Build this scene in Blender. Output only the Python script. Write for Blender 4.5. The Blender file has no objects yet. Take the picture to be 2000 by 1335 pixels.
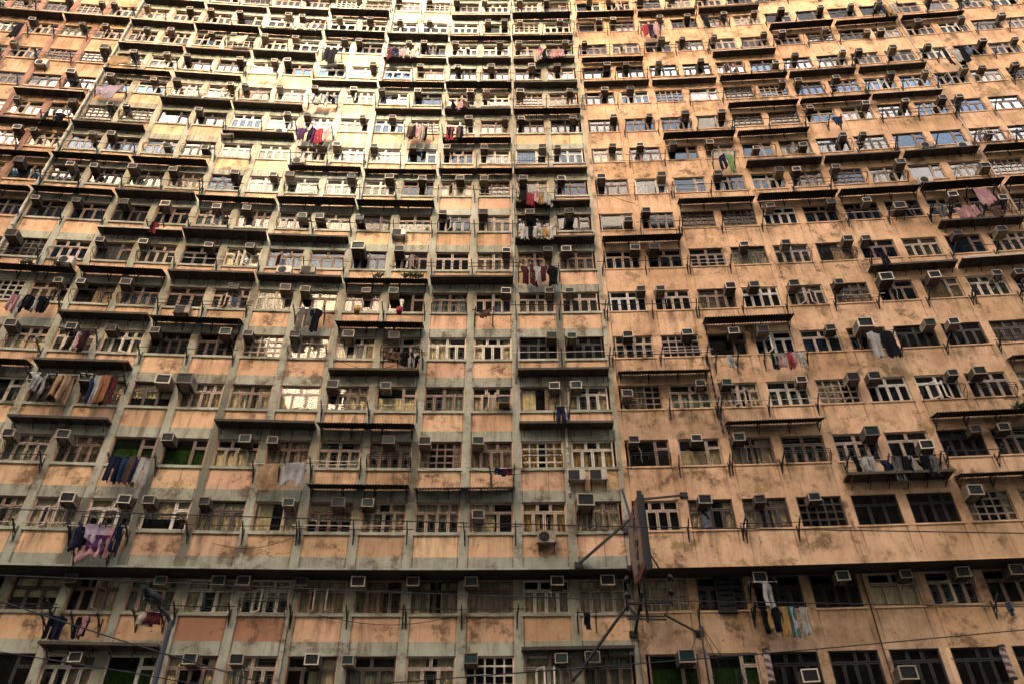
import bpy, math, random
from mathutils import Vector, Matrix
random.seed(7)
S = bpy.context.scene
COL = S.collection
U = 2.8                      # storey height, metres
H0 = 4.9767                  # sill of the first row above the ledge, in storeys above the eye
EYE = 1.6
PYC = (1.20297e-05, 1.41777e-05, -0.00661377, 0.00460392, 9.97852655)
WIN_W, WIN_H = 1.70, 1.27
LEDGE_DROP, SETBACK = 1.51, 0.84

# data read off the photograph: column position (with b big, m mid, l low) per row
ACS={
-2:'3.15 5.03 5.78 7.04 7.63 9.69 11.21 11.72 13.18b 15.13bl 16.68bl',
-1:'2.63 4.17 5.17 5.62 6.64 7.65 8.63 9.65 11.19 12.09 14.66 16.11 17.20 18.17 19.06',
0:'2.26 3.26 3.71 4.71 6.25 7.18 7.71 9.77m 11.76b 13.86 14.88 15.86 18.70b',
1:'0.71 1.71 3.70 5.18 5.71 7.98 8.69 9.73 12.73 13.92 14.73 17.26b 18.20l 19.24 19.76',
2:'0.69 1.69 3.25b 3.70b 6.68 7.79 10.25l 11.31 11.75 12.71m 14.22 14.74 16.27 17.28 17.71 19.27 19.79',
3:'-0.29 0.96 1.78 2.69 4.21 4.68 5.69 6.85 7.84 11.29 11.73 12.87 14.14 15.14 15.75 17.20 17.89b 19.26 19.77',
4:'0.22 0.69 1.69 4.08 5.25 5.69 7.09 7.71 10.29 11.30 11.77 13.29 13.73 15.30 15.83 16.73 17.72 18.75b 19.81b 21.17 21.66',
5:'-1.28b 0.69 1.68 3.21 4.18 6.76b 7.73 10.30 11.31 11.75 13.29 13.74 15.88 16.85 18.28 18.71 20.80 21.79',
6:'-1.27 -0.29 0.85 1.85 3.10 3.83 5.23m 5.67m 6.66m 8.70 9.73 10.90 11.90 13.24l 13.71 16.77 18.25 19.11 19.77bl 21.16 22.24m',
7:'-2.15 -0.88 -0.31 0.68 1.68 3.24 4.24 4.65 6.25 7.26 8.10 9.10 9.74 10.76 11.76 12.73 14.27 15.72 17.28 17.72 18.71 20.32 22.29l',
8:'-2.70 -2.30 -0.79 -0.29 1.25l 2.25l 5.25 5.69 6.70 7.75 8.69 9.71 11.31 11.73 13.11 13.87 14.75 15.73 16.90l 18.13l 19.26 19.78 22.92l',
9:'-3.24 -1.74 -0.74 -0.31 1.68 4.12 4.68 6.24 7.08 9.25 10.28 10.75 12.21 13.27 14.26 15.27 16.29 18.71 20.23 21.31 22.29 22.75',
10:'-2.24b -1.15 0.07 0.72 2.25 2.67 3.67 4.69 5.83 6.65 7.71 9.26 9.73 10.73 12.19 13.12 13.87 18.25 18.71 19.77 21.31 22.29 23.36 23.87 24.77',
11:'-4.35 -1.70b -0.89 0.09 0.67 2.24 3.27 3.67 5.27 6.26 7.69 8.84 9.86 11.12 11.89 13.30 13.87 14.86 16.13 18.27l 18.93 20.32 20.80 21.77 22.80 24.37 25.30',
12:'-4.29 -2.81 -2.12 -0.88 -0.15 1.08 1.78 2.73 3.68 5.21 5.67 7.24 7.72 8.71 10.13 10.74 12.18 12.74 15.12 15.76 16.74 18.28 18.84 20.15 21.33l 21.73l 22.93 24.24 25.44',
13:'-5.02 -3.67 -2.66 -2.28 -1.26 0.10 0.76 1.68 3.25 3.68 4.88 5.88 6.84 7.82 9.74 10.27 10.77 12.08 13.26 13.72 15.22 16.11 17.27 18.25 19.10 20.35 21.30 22.17 23.72 24.66 25.61 26.43',
14:'0.14 1.14 2.41 3.55 4.45 5.35 6.70 7.74 8.65 9.60 10.79 11.70 13.05 13.69 14.75 15.80 16.84 17.95 19.21 20.33',
}
COND= [(11.02, -0.11), (11.64, 0.83), (12.05, 0.83), (3.1, 3.86), (0.13, 4.87), (5.1, 4.85), (5.65, 4.86), (7.66, 5.86), (20.75, 6.87), (4.77, 7.86), (2.67, 8.67), (4.08, 8.78), (21.22, 7.89), (22.13, 7.81), (-3.24, 10.72)]
LAUNDRY='''
2.66 -1.17 0.28 0.81 black,black,navy
3.11 -1.16 0.25 0.71 black,pink,black
4.15 -1.10 0.27 0.47 beige,maroon
11.69 -1.10 0.14 0.59 black,white,black
14.69 -0.74 0.23 0.95 white
14.90 -1.07 0.69 1.05 black,mustard,black,navy,mustard,teal,white,white
2.75 -0.09 0.35 1.09 navy,black
3.03 -0.07 0.48 0.85 *lilac
3.08 -0.22 0.36 0.75 *purple
2.98 -0.36 0.40 0.62 *pink
3.30 -0.08 0.18 1.19 pink,navy
3.17 0.98 0.66 1.17 navy,blue,brown,white
5.76 0.91 0.44 1.13 *tan
6.23 0.93 0.44 1.18 *grey
10.22 0.85 0.25 0.28 navy,maroon
16.89 0.92 0.32 0.77 black,white,white
17.29 0.85 0.17 0.81 navy
17.89 0.90 0.79 1.03 stripe,black,grey,black,grey,stripe
0.88 2.35 0.33 0.99 white,grey
1.31 2.36 0.44 1.30 maroon,tan,tan
2.11 2.37 0.54 1.43 blue,white,orange,maroon
11.42 1.92 0.12 0.97 navy
1.32 3.20 0.29 1.00 pink,black,maroon
7.91 2.96 0.35 0.52 brown,brown
8.24 2.96 0.35 0.86 black,white,black
14.85 2.80 0.27 0.73 white
16.10 2.83 0.69 0.84 green,black,pink,white,red,white,pink,white,white
18.09 3.18 0.46 1.42 white,black
-0.05 3.90 0.80 0.97 pink,black,white,black,white,black,black
5.90 3.86 0.45 1.36 stripe,stripe,black
9.79 3.86 0.23 0.51 brown
11.08 4.87 0.79 1.17 maroon,white,maroon,white,maroon,black,black
18.85 4.91 0.18 1.15 black
1.84 5.78 0.19 0.73 black,red
11.08 5.88 0.78 1.13 white,black,white,white,mustard,white
20.69 5.98 0.28 0.74 stripe,stripe
21.24 5.94 0.46 0.96 pink,pink,pink
21.82 6.39 0.46 1.37 *pink
21.89 5.90 0.29 0.81 brown
11.08 6.84 0.81 0.99 black,red,pink,mustard,white
15.98 7.83 0.39 1.49 navy,green
5.03 8.78 0.80 1.33 purple,black,purple,red,pink
7.87 8.92 0.62 1.26 brown,black,pink,beige,black
8.88 8.94 0.48 1.26 red,black,brown,navy
-2.15 8.79 0.15 1.02 black
-1.76 8.82 0.18 1.11 black
5.01 9.91 0.64 0.73 white,grey,white,black
8.95 9.84 0.56 0.73 black,pink,brown
-0.94 9.88 0.67 1.31 *lilac
19.20 8.84 0.16 0.67 blue
7.09 11.90 0.88 1.09 maroon,navy,pink,white,beige
11.36 11.93 0.38 1.22 beige,magenta,black
11.91 11.87 0.34 0.97 pink,pink
4.92 11.80 0.40 1.54 black,black
-1.06 10.96 0.65 0.99 *tan
14.85 12.86 0.42 1.54 red,navy,pink
16.64 13.25 0.41 1.70 black
23.29 10.97 0.58 1.74 black,white,black
22.21 13.08 0.51 1.52 navy,mustard,beige
3.66 12.82 0.57 0.64 white,white
4.22 12.86 0.51 0.64 white,lilac
-4.43 11.95 0.25 1.62 black
2.01 12.14 0.52 0.97 *beige
'''
SUN_EL, SUN_AZ, SUN, SUN_ANGLE, SUN_COL = 26, 12, .62, 9, (.93, 1, .94)
SKY, SKY_TINT, EXPOSURE = .15, (1.0, .905, .785), 3.9
SHADE_TOWERS = [(-110, -36, -60, -30, 98, 'unseen tall tower across the street, added to block sun beyond the gap'), (-12.5, 90, -60, -30, 96, 'unseen tall tower behind the viewer, added to block sun from the facade'),
          (-36, -29, -60, -31, 76, 'unseen narrow stepped tower in the gap, height set to shape the sunlit patch'), (-29, -18, -60, -32, 61, 'unseen lowest tower in the gap, height set to let sun through'), (-18, -12.5, -60, -31, 78, 'unseen slim stepped tower beside the gap, added to shape the sunlit patch')]  # unseen towers; gap and heights shaped to throw the sunlit patch

# ------------------------------------------------------------------ facade
def col_x(s):
    a = 0.736973 * s - 7.683932
    b = 0.746708 * s - 7.728131
    if s <= 12: return a
    if s >= 13: return b
    t = s - 12
    return (0.736973 * 12 - 7.683932) * (1 - t) + (0.746708 * 13 - 7.728131) * t
def plan(x):
    y = 0.0
    for k in PYC: y = y * x + k
    return y
def slope(x):
    return (plan(x + .01) - plan(x - .01)) / .02
def sill(r): return EYE + (H0 + r) * U
def fpt(s, z, out=0.0):
    x = col_x(s); k = slope(x); n = math.sqrt(1 + k * k)
    return Vector((x * U + out * k / n, plan(x) * U - out / n, z))
def fang(s): return math.atan(slope(col_x(s)))
def setback(r): return -SETBACK if r < 0 else 0.0

# ------------------------------------------------------------------ meshes
class MB:
    def __init__(s): s.v = []; s.f = []; s.m = []; s.uv = {}; s.tint = {}
    def face(s, pts, mat=0, uv=None, tint=None):
        i = len(s.v); s.v += [tuple(p) for p in pts]
        s.f.append(tuple(range(i, i + len(pts)))); s.m.append(mat)
        if uv: s.uv[len(s.f) - 1] = uv
        if tint: s.tint[len(s.f) - 1] = tint
    def box(s, x0, x1, y0, y1, z0, z1, mat=0, M=None):
        c = [Vector((x, y, z)) for z in (z0, z1) for y in (y0, y1) for x in (x0, x1)]
        if M: c = [M @ p for p in c]
        i = len(s.v); s.v += [tuple(p) for p in c]
        for q in ((0, 2, 3, 1), (4, 5, 7, 6), (0, 1, 5, 4), (2, 6, 7, 3), (0, 4, 6, 2), (1, 3, 7, 5)):
            s.f.append(tuple(i + k for k in q)); s.m.append(mat)
    def bar(s, a, b, w, h=None, mat=0):
        a, b = Vector(a), Vector(b); d = (b - a); L = d.length; d.normalize()
        up = Vector((0, 0, 1)) if abs(d.z) < .95 else Vector((0, 1, 0))
        x = d.cross(up).normalized(); y = x.cross(d)
        M = Matrix.Translation(a) @ Matrix((x, d, y)).transposed().to_4x4()
        h = h or w
        s.box(-w / 2, w / 2, 0, L, -h / 2, h / 2, mat, M)
    def tube(s, pts, r, n=6, mat=0, r2=None):
        pts = [Vector(p) for p in pts]; rings = []
        for k, p in enumerate(pts):
            d = (pts[min(k + 1, len(pts) - 1)] - pts[max(k - 1, 0)]).normalized()
            up = Vector((0, 0, 1)) if abs(d.z) < .9 else Vector((1, 0, 0))
            x = d.cross(up).normalized(); y = x.cross(d)
            rr = r if r2 is None else r + (r2 - r) * k / (len(pts) - 1)
            i = len(s.v); rings.append(i)
            s.v += [tuple(p + x * math.cos(2 * math.pi * q / n) * rr + y * math.sin(2 * math.pi * q / n) * rr) for q in range(n)]
        for a, b in zip(rings, rings[1:]):
            for q in range(n):
                s.f.append((a + q, a + (q + 1) % n, b + (q + 1) % n, b + q)); s.m.append(mat)
        s.f.append(tuple(rings[0] + q for q in reversed(range(n)))); s.m.append(mat)
        s.f.append(tuple(rings[-1] + q for q in range(n))); s.m.append(mat)
    def add(s, o, M, matmap=None):
        i = len(s.v); s.v += [tuple(M @ Vector(p)) for p in o.v]
        for f, m in zip(o.f, o.m):
            s.f.append(tuple(i + k for k in f)); s.m.append(matmap[m] if matmap else m)
    def mesh(s, name, mats, smooth=False):
        me = bpy.data.meshes.new(name); me.from_pydata(s.v, [], s.f)
        for m in mats: me.materials.append(m)
        me.polygons.foreach_set('material_index', s.m)
        if s.uv or s.tint:
            me.uv_layers.new(name='wear'); me.color_attributes.new('tint', 'FLOAT_COLOR', 'CORNER')
            ul = me.uv_layers['wear']; ca = me.color_attributes['tint']
            for p in me.polygons:
                u = s.uv.get(p.index); t = s.tint.get(p.index, (1, 1, 1))
                for k, li in enumerate(p.loop_indices):
                    ul.data[li].uv = u[k] if u else (0, -5)
                    ca.data[li].color = (*t, 1)
        if smooth: me.polygons.foreach_set('use_smooth', [True] * len(me.polygons))
        me.update(); return me
def link(name, me, parent=None, loc=None, rz=None, mats=None, label=None):
    o = bpy.data.objects.new(name, me); COL.objects.link(o)
    if parent: o.parent = parent
    if loc is not None: o.location = loc
    if rz is not None: o.rotation_euler = (0, 0, rz)
    if mats:
        for k, m in enumerate(mats):
            if m: o.material_slots[k].link = 'OBJECT'; o.material_slots[k].material = m
    if label: o['label'] = label
    return o
LABELS = {}
def tag(o, label, cat, group=None, kind=None):
    if label in LABELS:
        LABELS[label] += 1
        print('DUPLABEL', label)
    LABELS.setdefault(label, 1)
    n = len(label.replace('-', '_').split())
    if n > 16: print('LONG', n, label)
    o['label'] = label; o['category'] = cat
    if group: o['group'] = group
    if kind: o['kind'] = kind
    return o
def thing(name, loc, rz, label, cat, group=None):
    o = bpy.data.objects.new(name, None); COL.objects.link(o); o.empty_display_size = .2
    o.location = loc; o.rotation_euler = (0, 0, rz)
    return tag(o, label, cat, group)
ORD = 'zeroth first second third fourth fifth sixth seventh eighth ninth tenth eleventh twelfth thirteenth fourteenth fifteenth sixteenth seventeenth eighteenth nineteenth twentieth'.split()
def ordn(n):
    if n < len(ORD): return ORD[n]
    return 'twenty-' + ORD[n - 20]
def colphr(c):
    if c <= -2: return f'{ordn(-1 - c)} red-block window from drainpipe'
    return f'{ordn(13 - c)} grey-block window from border' if c <= 12 else f'{ordn(c - 12)} pink-block window from border'
def rowphr(r):
    return f'{ordn(r + 1)} row above ledge' if r >= 0 else ('first row under ledge' if r == -1 else 'second row under ledge')
def place(c, r): return f'{colphr(c)}, {rowphr(r)}'

# ------------------------------------------------------------------ materials
def mat(name, base, rough=.8, metal=0.0, noise=.25, scale=6.0, spec=.3):
    m = bpy.data.materials.new(name); m.use_nodes = True; nt = m.node_tree; b = nt.nodes['Principled BSDF']
    b.inputs['Roughness'].default_value = rough; b.inputs['Metallic'].default_value = metal
    b.inputs['Specular IOR Level'].default_value = spec
    if noise:
        tc = nt.nodes.new('ShaderNodeTexCoord'); nz = nt.nodes.new('ShaderNodeTexNoise')
        oi = nt.nodes.new('ShaderNodeObjectInfo'); ad = nt.nodes.new('ShaderNodeVectorMath'); ad.operation = 'ADD'
        cb = nt.nodes.new('ShaderNodeCombineXYZ'); mu = nt.nodes.new('ShaderNodeMath'); mu.operation = 'MULTIPLY'; mu.inputs[1].default_value = 50
        nt.links.new(oi.outputs['Random'], mu.inputs[0]); nt.links.new(mu.outputs[0], cb.inputs[0]); nt.links.new(mu.outputs[0], cb.inputs[2])
        nt.links.new(tc.outputs['Object'], ad.inputs[0]); nt.links.new(cb.outputs[0], ad.inputs[1])
        nt.links.new(ad.outputs[0], nz.inputs['Vector'])
        nz.inputs['Scale'].default_value = scale; nz.inputs['Detail'].default_value = 5
        mr = nt.nodes.new('ShaderNodeMapRange'); mr.inputs[1].default_value = .3; mr.inputs[2].default_value = .7
        mr.inputs[3].default_value = 1 - noise; mr.inputs[4].default_value = 1 + noise * .6
        nt.links.new(nz.outputs[0], mr.inputs[0])
        mx = nt.nodes.new('ShaderNodeVectorMath'); mx.operation = 'SCALE'; mx.inputs[0].default_value = base[:3]
        nt.links.new(mr.outputs[0], mx.inputs['Scale']); nt.links.new(mx.outputs[0], b.inputs['Base Color'])
    else:
        b.inputs['Base Color'].default_value = (*base[:3], 1)
    return m
def wall_mat(name, base, rust, streak=.75, grime=.35, peel=None, holes=.6):
    m = bpy.data.materials.new(name); m.use_nodes = True; nt = m.node_tree; N = nt.nodes; Lk = nt.links.new
    b = N['Principled BSDF']; b.inputs['Roughness'].default_value = .9; b.inputs['Specular IOR Level'].default_value = .15
    tc = N.new('ShaderNodeTexCoord'); at = N.new('ShaderNodeAttribute'); at.attribute_name = 'tint'
    uv = N.new('ShaderNodeUVMap'); uv.uv_map = 'wear'
    def noise(scale, detail, vec, rough=.6):
        n = N.new('ShaderNodeTexNoise'); n.inputs['Scale'].default_value = scale; n.inputs['Detail'].default_value = detail
        n.inputs['Roughness'].default_value = rough; Lk(vec, n.inputs['Vector']); return n.outputs[0]
    def rng(v, a, c, lo, hi):
        q = N.new('ShaderNodeMapRange'); q.inputs[1].default_value = a; q.inputs[2].default_value = c
        q.inputs[3].default_value = lo; q.inputs[4].default_value = hi; Lk(v, q.inputs[0]); return q.outputs[0]
    def math2(op, a, c):
        q = N.new('ShaderNodeMath'); q.operation = op
        for k, z in enumerate((a, c)):
            if isinstance(z, (int, float)): q.inputs[k].default_value = z
            else: Lk(z, q.inputs[k])
        return q.outputs[0]
    def mixc(f, a, c):
        q = N.new('ShaderNodeMix'); q.data_type = 'RGBA'
        if isinstance(f, (int, float)): q.inputs[0].default_value = f
        else: Lk(f, q.inputs[0])
        for k, z in ((6, a), (7, c)):
            if isinstance(z, tuple): q.inputs[k].default_value = (*z, 1)
            else: Lk(z, q.inputs[k])
        return q.outputs[2]
    sh = N.new('ShaderNodeVectorMath'); sh.operation = 'ADD'; sh.inputs[1].default_value = (60, 90, 0); Lk(tc.outputs['Object'], sh.inputs[0]); obj = sh.outputs[0]
    mb = N.new('ShaderNodeMix'); mb.data_type = 'RGBA'; mb.blend_type = 'MULTIPLY'; mb.inputs[0].default_value = 1
    Lk(at.outputs['Color'], mb.inputs[6]); mb.inputs[7].default_value = (*base, 1)
    c = mb.outputs[2]
    # broad mottling and fine grime
    c = mixc(rng(noise(.55, 8, obj, .68), .42, .66, 0, grime), c, tuple(x * f for x, f in zip(base, (.45, .42, .36))))
    mp = N.new('ShaderNodeMapping'); mp.inputs['Scale'].default_value = (1, 1, .35); Lk(obj, mp.inputs['Vector'])
    c = mixc(rng(noise(2.6, 8, mp.outputs[0], .75), .48, .70, 0, grime * 1.1), c, tuple(x * f for x, f in zip(base, (.5, .42, .34))))
    c = mixc(rng(noise(9, 6, obj, .75), .55, .72, 0, grime * .9), c, tuple(x * f for x, f in zip(base, (.40, .34, .28))))
    c = mixc(math2('MULTIPLY', rng(noise(1.1, 8, obj, .72), .53, .62, 0, .8), rng(noise(.22, 2, obj), .44, .52, 0, 1)), c, rust)
    # peeled patches down to the ochre render
    if peel:
        pk = math2('MULTIPLY', rng(noise(.9, 9, obj, .7), .56, .60, 0, 1), rng(noise(.16, 3, obj), .44, .56, 0, peel))
        c = mixc(pk, c, (.27, .165, .07))
    # run-off streaks below the sills: u along the wall, v metres below the sill
    mu = N.new('ShaderNodeMapping'); mu.inputs['Scale'].default_value = (2.3, .22, 1); Lk(uv.outputs[0], mu.inputs['Vector'])
    sx = N.new('ShaderNodeSeparateXYZ'); Lk(uv.outputs[0], sx.inputs[0])
    fall = math2('MULTIPLY', rng(sx.outputs[1], 0, 1.45, 1, .12), rng(sx.outputs[1], -.02, .01, 0, 1))
    st = math2('MULTIPLY', rng(noise(1.0, 6, mu.outputs[0], .7), .46, .62, 0, streak), fall)
    big = rng(noise(.45, 4, obj), .42, .60, .12, 1)
    c = mixc(math2('MULTIPLY', st, big), c, rust)
    mu2 = N.new('ShaderNodeMapping'); mu2.inputs['Scale'].default_value = (5.3, .16, 1); Lk(uv.outputs[0], mu2.inputs['Vector'])
    st2 = math2('MULTIPLY', rng(noise(1.0, 3, mu2.outputs[0], .55), .645, .70, 0, streak), fall)
    c = mixc(st2, c, tuple(x * .5 for x in rust))
    fr_ = math2('FRACT', math2('ADD', math2('DIVIDE', sx.outputs[0], 2.07), 20.5), 0)
    edge = math2('ABSOLUTE', math2('SUBTRACT', math2('ABSOLUTE', math2('SUBTRACT', fr_, .5), 0), .405), 0)
    mu3 = N.new('ShaderNodeMapping'); mu3.inputs['Scale'].default_value = (.9, .5, 1); Lk(uv.outputs[0], mu3.inputs['Vector'])
    dn = noise(1.0, 4, mu3.outputs[0], .6)
    dr = math2('MULTIPLY', rng(math2('ADD', edge, math2('MULTIPLY', dn, .03)), .018, .034, 1, 0), rng(dn, .36, .48, 0, .9))
    c = mixc(math2('MULTIPLY', dr, fall), c, tuple(x * .45 for x in rust))
    # bolt holes and chips
    vo = N.new('ShaderNodeTexVoronoi'); vo.inputs['Scale'].default_value = 1.7; Lk(obj, vo.inputs['Vector'])
    rd = math2('MULTIPLY', rng(vo.outputs['Distance'], .05, .085, 1, 0), rng(noise(.8, 2, obj), .44, .48, 0, holes))
    c = mixc(rd, c, (.03, .02, .012))
    # crooked cracks
    vc = N.new('ShaderNodeTexVoronoi'); vc.feature = 'DISTANCE_TO_EDGE'; vc.inputs['Scale'].default_value = .32
    wv = N.new('ShaderNodeVectorMath'); wv.operation = 'ADD'; nw = N.new('ShaderNodeTexNoise'); nw.inputs['Scale'].default_value = 1.6; nw.inputs['Detail'].default_value = 6
    Lk(obj, nw.inputs['Vector']); Lk(obj, wv.inputs[0]); Lk(nw.outputs['Color'], wv.inputs[1]); Lk(wv.outputs[0], vc.inputs['Vector'])
    ck = math2('MULTIPLY', rng(vc.outputs['Distance'], .002, .007, .65, 0), rng(noise(.5, 5, obj), .54, .58, 0, 1))
    c = mixc(ck, c, (.05, .032, .02))
    Lk(c, b.inputs['Base Color'])
    bp = N.new('ShaderNodeBump'); bp.inputs['Strength'].default_value = .35; bp.inputs['Distance'].default_value = .03
    Lk(noise(5, 8, obj, .7), bp.inputs['Height']); Lk(bp.outputs[0], b.inputs['Normal'])
    return m
PEACH = (.60, .37, .215); GREY = (.33, .32, .24)
M = {}
M['peach'] = wall_mat('peach_paint', PEACH, (.10, .055, .028), 1.0, .46)
M['pink'] = wall_mat('pink_render', (.61, .37, .208), (.10, .058, .03), .95, .68, .9)
M['old'] = wall_mat('weathered_render', (.46, .29, .17), (.07, .042, .024), .95, .85, 1.0)
M['grey'] = wall_mat('grey_concrete', GREY, (.09, .06, .035), .9, .65)
M['red'] = wall_mat('red_trim_paint', (.24, .125, .09), (.1, .05, .03), .5, .4)
M['soffit'] = mat('shade_dark_soffit', (.035, .028, .02), .95, 0, .4, 1)  # dirty concrete underside, colour darkened further to stand for the overhang's shade
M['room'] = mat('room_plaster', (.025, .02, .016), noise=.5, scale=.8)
M['rust'] = mat('rusted_steel', (.018, .013, .010), .75, .0, .4, 9)
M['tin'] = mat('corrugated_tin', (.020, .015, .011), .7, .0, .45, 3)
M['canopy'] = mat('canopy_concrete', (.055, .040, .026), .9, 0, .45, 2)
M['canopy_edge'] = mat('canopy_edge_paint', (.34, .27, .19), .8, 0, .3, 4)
M['frame0'] = mat('beige_aluminium', (.36, .26, .185), .6, .0, .3, 5)
M['frame1'] = mat('white_paint_frame', (.58, .50, .39), .6, .0, .25, 5)
M['frame2'] = mat('brown_steel_frame', (.07, .045, .03), .6, .0, .3, 5)
M['frame3'] = mat('pinkish_timber_frame', (.20, .125, .085), .7, .0, .35, 5)
M['frame4'] = mat('blackened_frame', (.018, .013, .01), .7, 0, .4, 5)
M['grille'] = mat('pale_window_grille', (.33, .33, .30), .6, 0, .2)
M['ac0'] = mat('yellowed_casing', (.22, .165, .105), .7, 0, .35, 5)
M['ac1'] = mat('grimy_casing', (.09, .062, .04), .7, 0, .4, 5)
M['ac2'] = mat('rusty_casing', (.06, .038, .024), .75, 0, .45, 6)
M['rim0'] = mat('pale_rim', (.52, .42, .30), .6, 0, .25, 5)
M['rim1'] = mat('tan_rim', (.30, .225, .15), .6, 0, .3, 5)
M['rim2'] = mat('brown_rim', (.13, .09, .06), .7, 0, .3, 5)
M['coil'] = mat('dark_coil', (.022, .022, .020), .5, .0, .3, 8)
M['coilg'] = mat('green_coil', (.018, .045, .036), .5, .0, .3, 8)
M['white'] = mat('white_casing', (.36, .30, .22), .5, 0, .2, 4)
M['black'] = mat('black_iron', (.007, .006, .005), .6, 0, .3)
M['pipe'] = mat('grey_drainpipe', (.30, .26, .19), .6, 0, .35, 2)
M['cable'] = mat('black_cable', (.008, .008, .008), .6, 0, 0)
M['hose'] = mat('pale_hose', (.50, .42, .32), .6, 0, .2)
for k, c in dict(cream=(.80, .66, .40), beige=(.60, .47, .30), tan=(.38, .26, .15), sage=(.26, .27, .19), grey=(.27, .27, .25), teal=(.06, .13, .13), plum=(.16, .05, .08), blue=(.08, .11, .17), gold=(.55, .33, .07), green=(.15, .18, .07)).items():
    M['cur_' + k] = mat('curtain_' + k, c, .9, 0, .35, 4, .05)
CLOTH = dict(black=(.010, .009, .011), navy=(.012, .017, .05), blue=(.014, .035, .09), white=(.52, .46, .38), grey=(.40, .37, .33), beige=(.50, .38, .26), tan=(.42, .24, .10), brown=(.14, .07, .035), red=(.42, .02, .03), maroon=(.10, .012, .02), pink=(.58, .26, .25), magenta=(.45, .02, .14), purple=(.10, .02, .09), lilac=(.50, .35, .45), mustard=(.52, .28, .03), orange=(.42, .15, .04), green=(.22, .40, .12), teal=(.05, .19, .19), stripe=(.17, .155, .14))
def stripe_mat(name, a, b, sc):
    m = mat(name, a, .95, 0, 0, spec=.05); nt = m.node_tree
    tc = nt.nodes.new('ShaderNodeTexCoord'); w = nt.nodes.new('ShaderNodeTexWave'); w.inputs['Scale'].default_value = sc; w.inputs['Distortion'].default_value = 1.5
    w.bands_direction = 'Z'; nt.links.new(tc.outputs['Object'], w.inputs['Vector'])
    q = nt.nodes.new('ShaderNodeMix'); q.data_type = 'RGBA'; q.inputs[6].default_value = (*a, 1); q.inputs[7].default_value = (*b, 1)
    r = nt.nodes.new('ShaderNodeMath'); r.operation = 'GREATER_THAN'; r.inputs[1].default_value = .55
    nt.links.new(w.outputs['Fac'], r.inputs[0]); nt.links.new(r.outputs[0], q.inputs[0]); nt.links.new(q.outputs[2], nt.nodes['Principled BSDF'].inputs['Base Color'])
    return m
for k, c in CLOTH.items(): M['cl_' + k] = mat('cloth_' + k, tuple(.52 * x * .8 + .52 * .2 * sum(c) / 3 for x in c), .95, 0, .25, 7, .05)
M['cl_stripe'] = stripe_mat('cloth_stripe', (.13, .12, .10), (.02, .02, .02), 6)
M['cl_lilac2'] = stripe_mat('cloth_lilac_pattern', (.32, .26, .29), (.04, .02, .045), 3)
M['leaf'] = mat('weed_leaf', (.05, .06, .025), .8, 0, .4)
def glass(name, tr, rough=.03, dirt=.06):
    m = bpy.data.materials.new(name); m.use_nodes = True; nt = m.node_tree; nt.nodes.remove(nt.nodes['Principled BSDF'])
    o = nt.nodes['Material Output']; t = nt.nodes.new('ShaderNodeBsdfTransparent'); t.inputs[0].default_value = (*tr, 1)
    g = nt.nodes.new('ShaderNodeBsdfGlossy'); g.inputs['Roughness'].default_value = rough
    d = nt.nodes.new('ShaderNodeBsdfDiffuse'); d.inputs[0].default_value = (.12, .10, .075, 1)
    fr = nt.nodes.new('ShaderNodeFresnel'); fr.inputs[0].default_value = 1.16
    a = nt.nodes.new('ShaderNodeMixShader'); b = nt.nodes.new('ShaderNodeMixShader')
    nt.links.new(fr.outputs[0], a.inputs[0]); nt.links.new(t.outputs[0], a.inputs[1]); nt.links.new(g.outputs[0], a.inputs[2])
    tc = nt.nodes.new('ShaderNodeTexCoord'); nz = nt.nodes.new('ShaderNodeTexNoise'); nz.inputs['Scale'].default_value = 2.5; nz.inputs['Detail'].default_value = 6
    mr = nt.nodes.new('ShaderNodeMapRange'); mr.inputs[1].default_value = .4; mr.inputs[2].default_value = .8; mr.inputs[3].default_value = dirt * .2; mr.inputs[4].default_value = dirt
    nt.links.new(tc.outputs['Object'], nz.inputs['Vector']); nt.links.new(nz.outputs[0], mr.inputs[0]); nt.links.new(mr.outputs[0], b.inputs[0])
    nt.links.new(a.outputs[0], b.inputs[1]); nt.links.new(d.outputs[0], b.inputs[2]); nt.links.new(b.outputs[0], o.inputs[0])
    return m
M['glass'] = glass('window_glass', (.95, .95, .92)); M['glassb'] = glass('blue_tinted_glass', (.42, .56, .70)); M['glassg'] = glass('green_tinted_glass', (.60, .74, .50)); M['glassd'] = glass('dusty_glass', (.85, .82, .75), .12, .30)
# ------------------------------------------------------------------ window kit (local: x along wall, y into the room, z up from the sill)
def layout(v):
    w, h = WIN_W / 2, WIN_H; t = .86
    q = [-w, -w / 2, 0, w / 2, w]
    if v == 0: top, bot = [-w, 0, w], q
    elif v == 1: top, bot = [-w, -.25, .25, w], q
    elif v == 2: top, bot = [-w, 0, w], [-w, -w / 3, w / 3, w]
    elif v == 3: top, bot = [-w, .05, w * .55, w], q
    elif v == 4: return [(-w, .3, .02, h), (.3, w, .02, t), (.3, w, t, h)]
    elif v == 5:
        xs = [-w + k * WIN_W / 5 for k in range(6)]; zs = [0, .32, .64, .95, h]
        return [(a, b, c, d) for a, b in zip(xs, xs[1:]) for c, d in zip(zs, zs[1:])]
    return [(a, b, t, h) for a, b in zip(top, top[1:])] + [(a, b, .0, t) for a, b in zip(bot, bot[1:])]
def ring(mb, x0, x1, z0, z1, t, y0, y1, mat=0):
    mb.box(x0, x1, y0, y1, z0, z0 + t, mat); mb.box(x0, x1, y0, y1, z1 - t, z1, mat)
    mb.box(x0, x0 + t, y0, y1, z0 + t, z1 - t, mat); mb.box(x1 - t, x1, y0, y1, z0 + t, z1 - t, mat)
FR, PN, GR = {}, {}, {}
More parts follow.
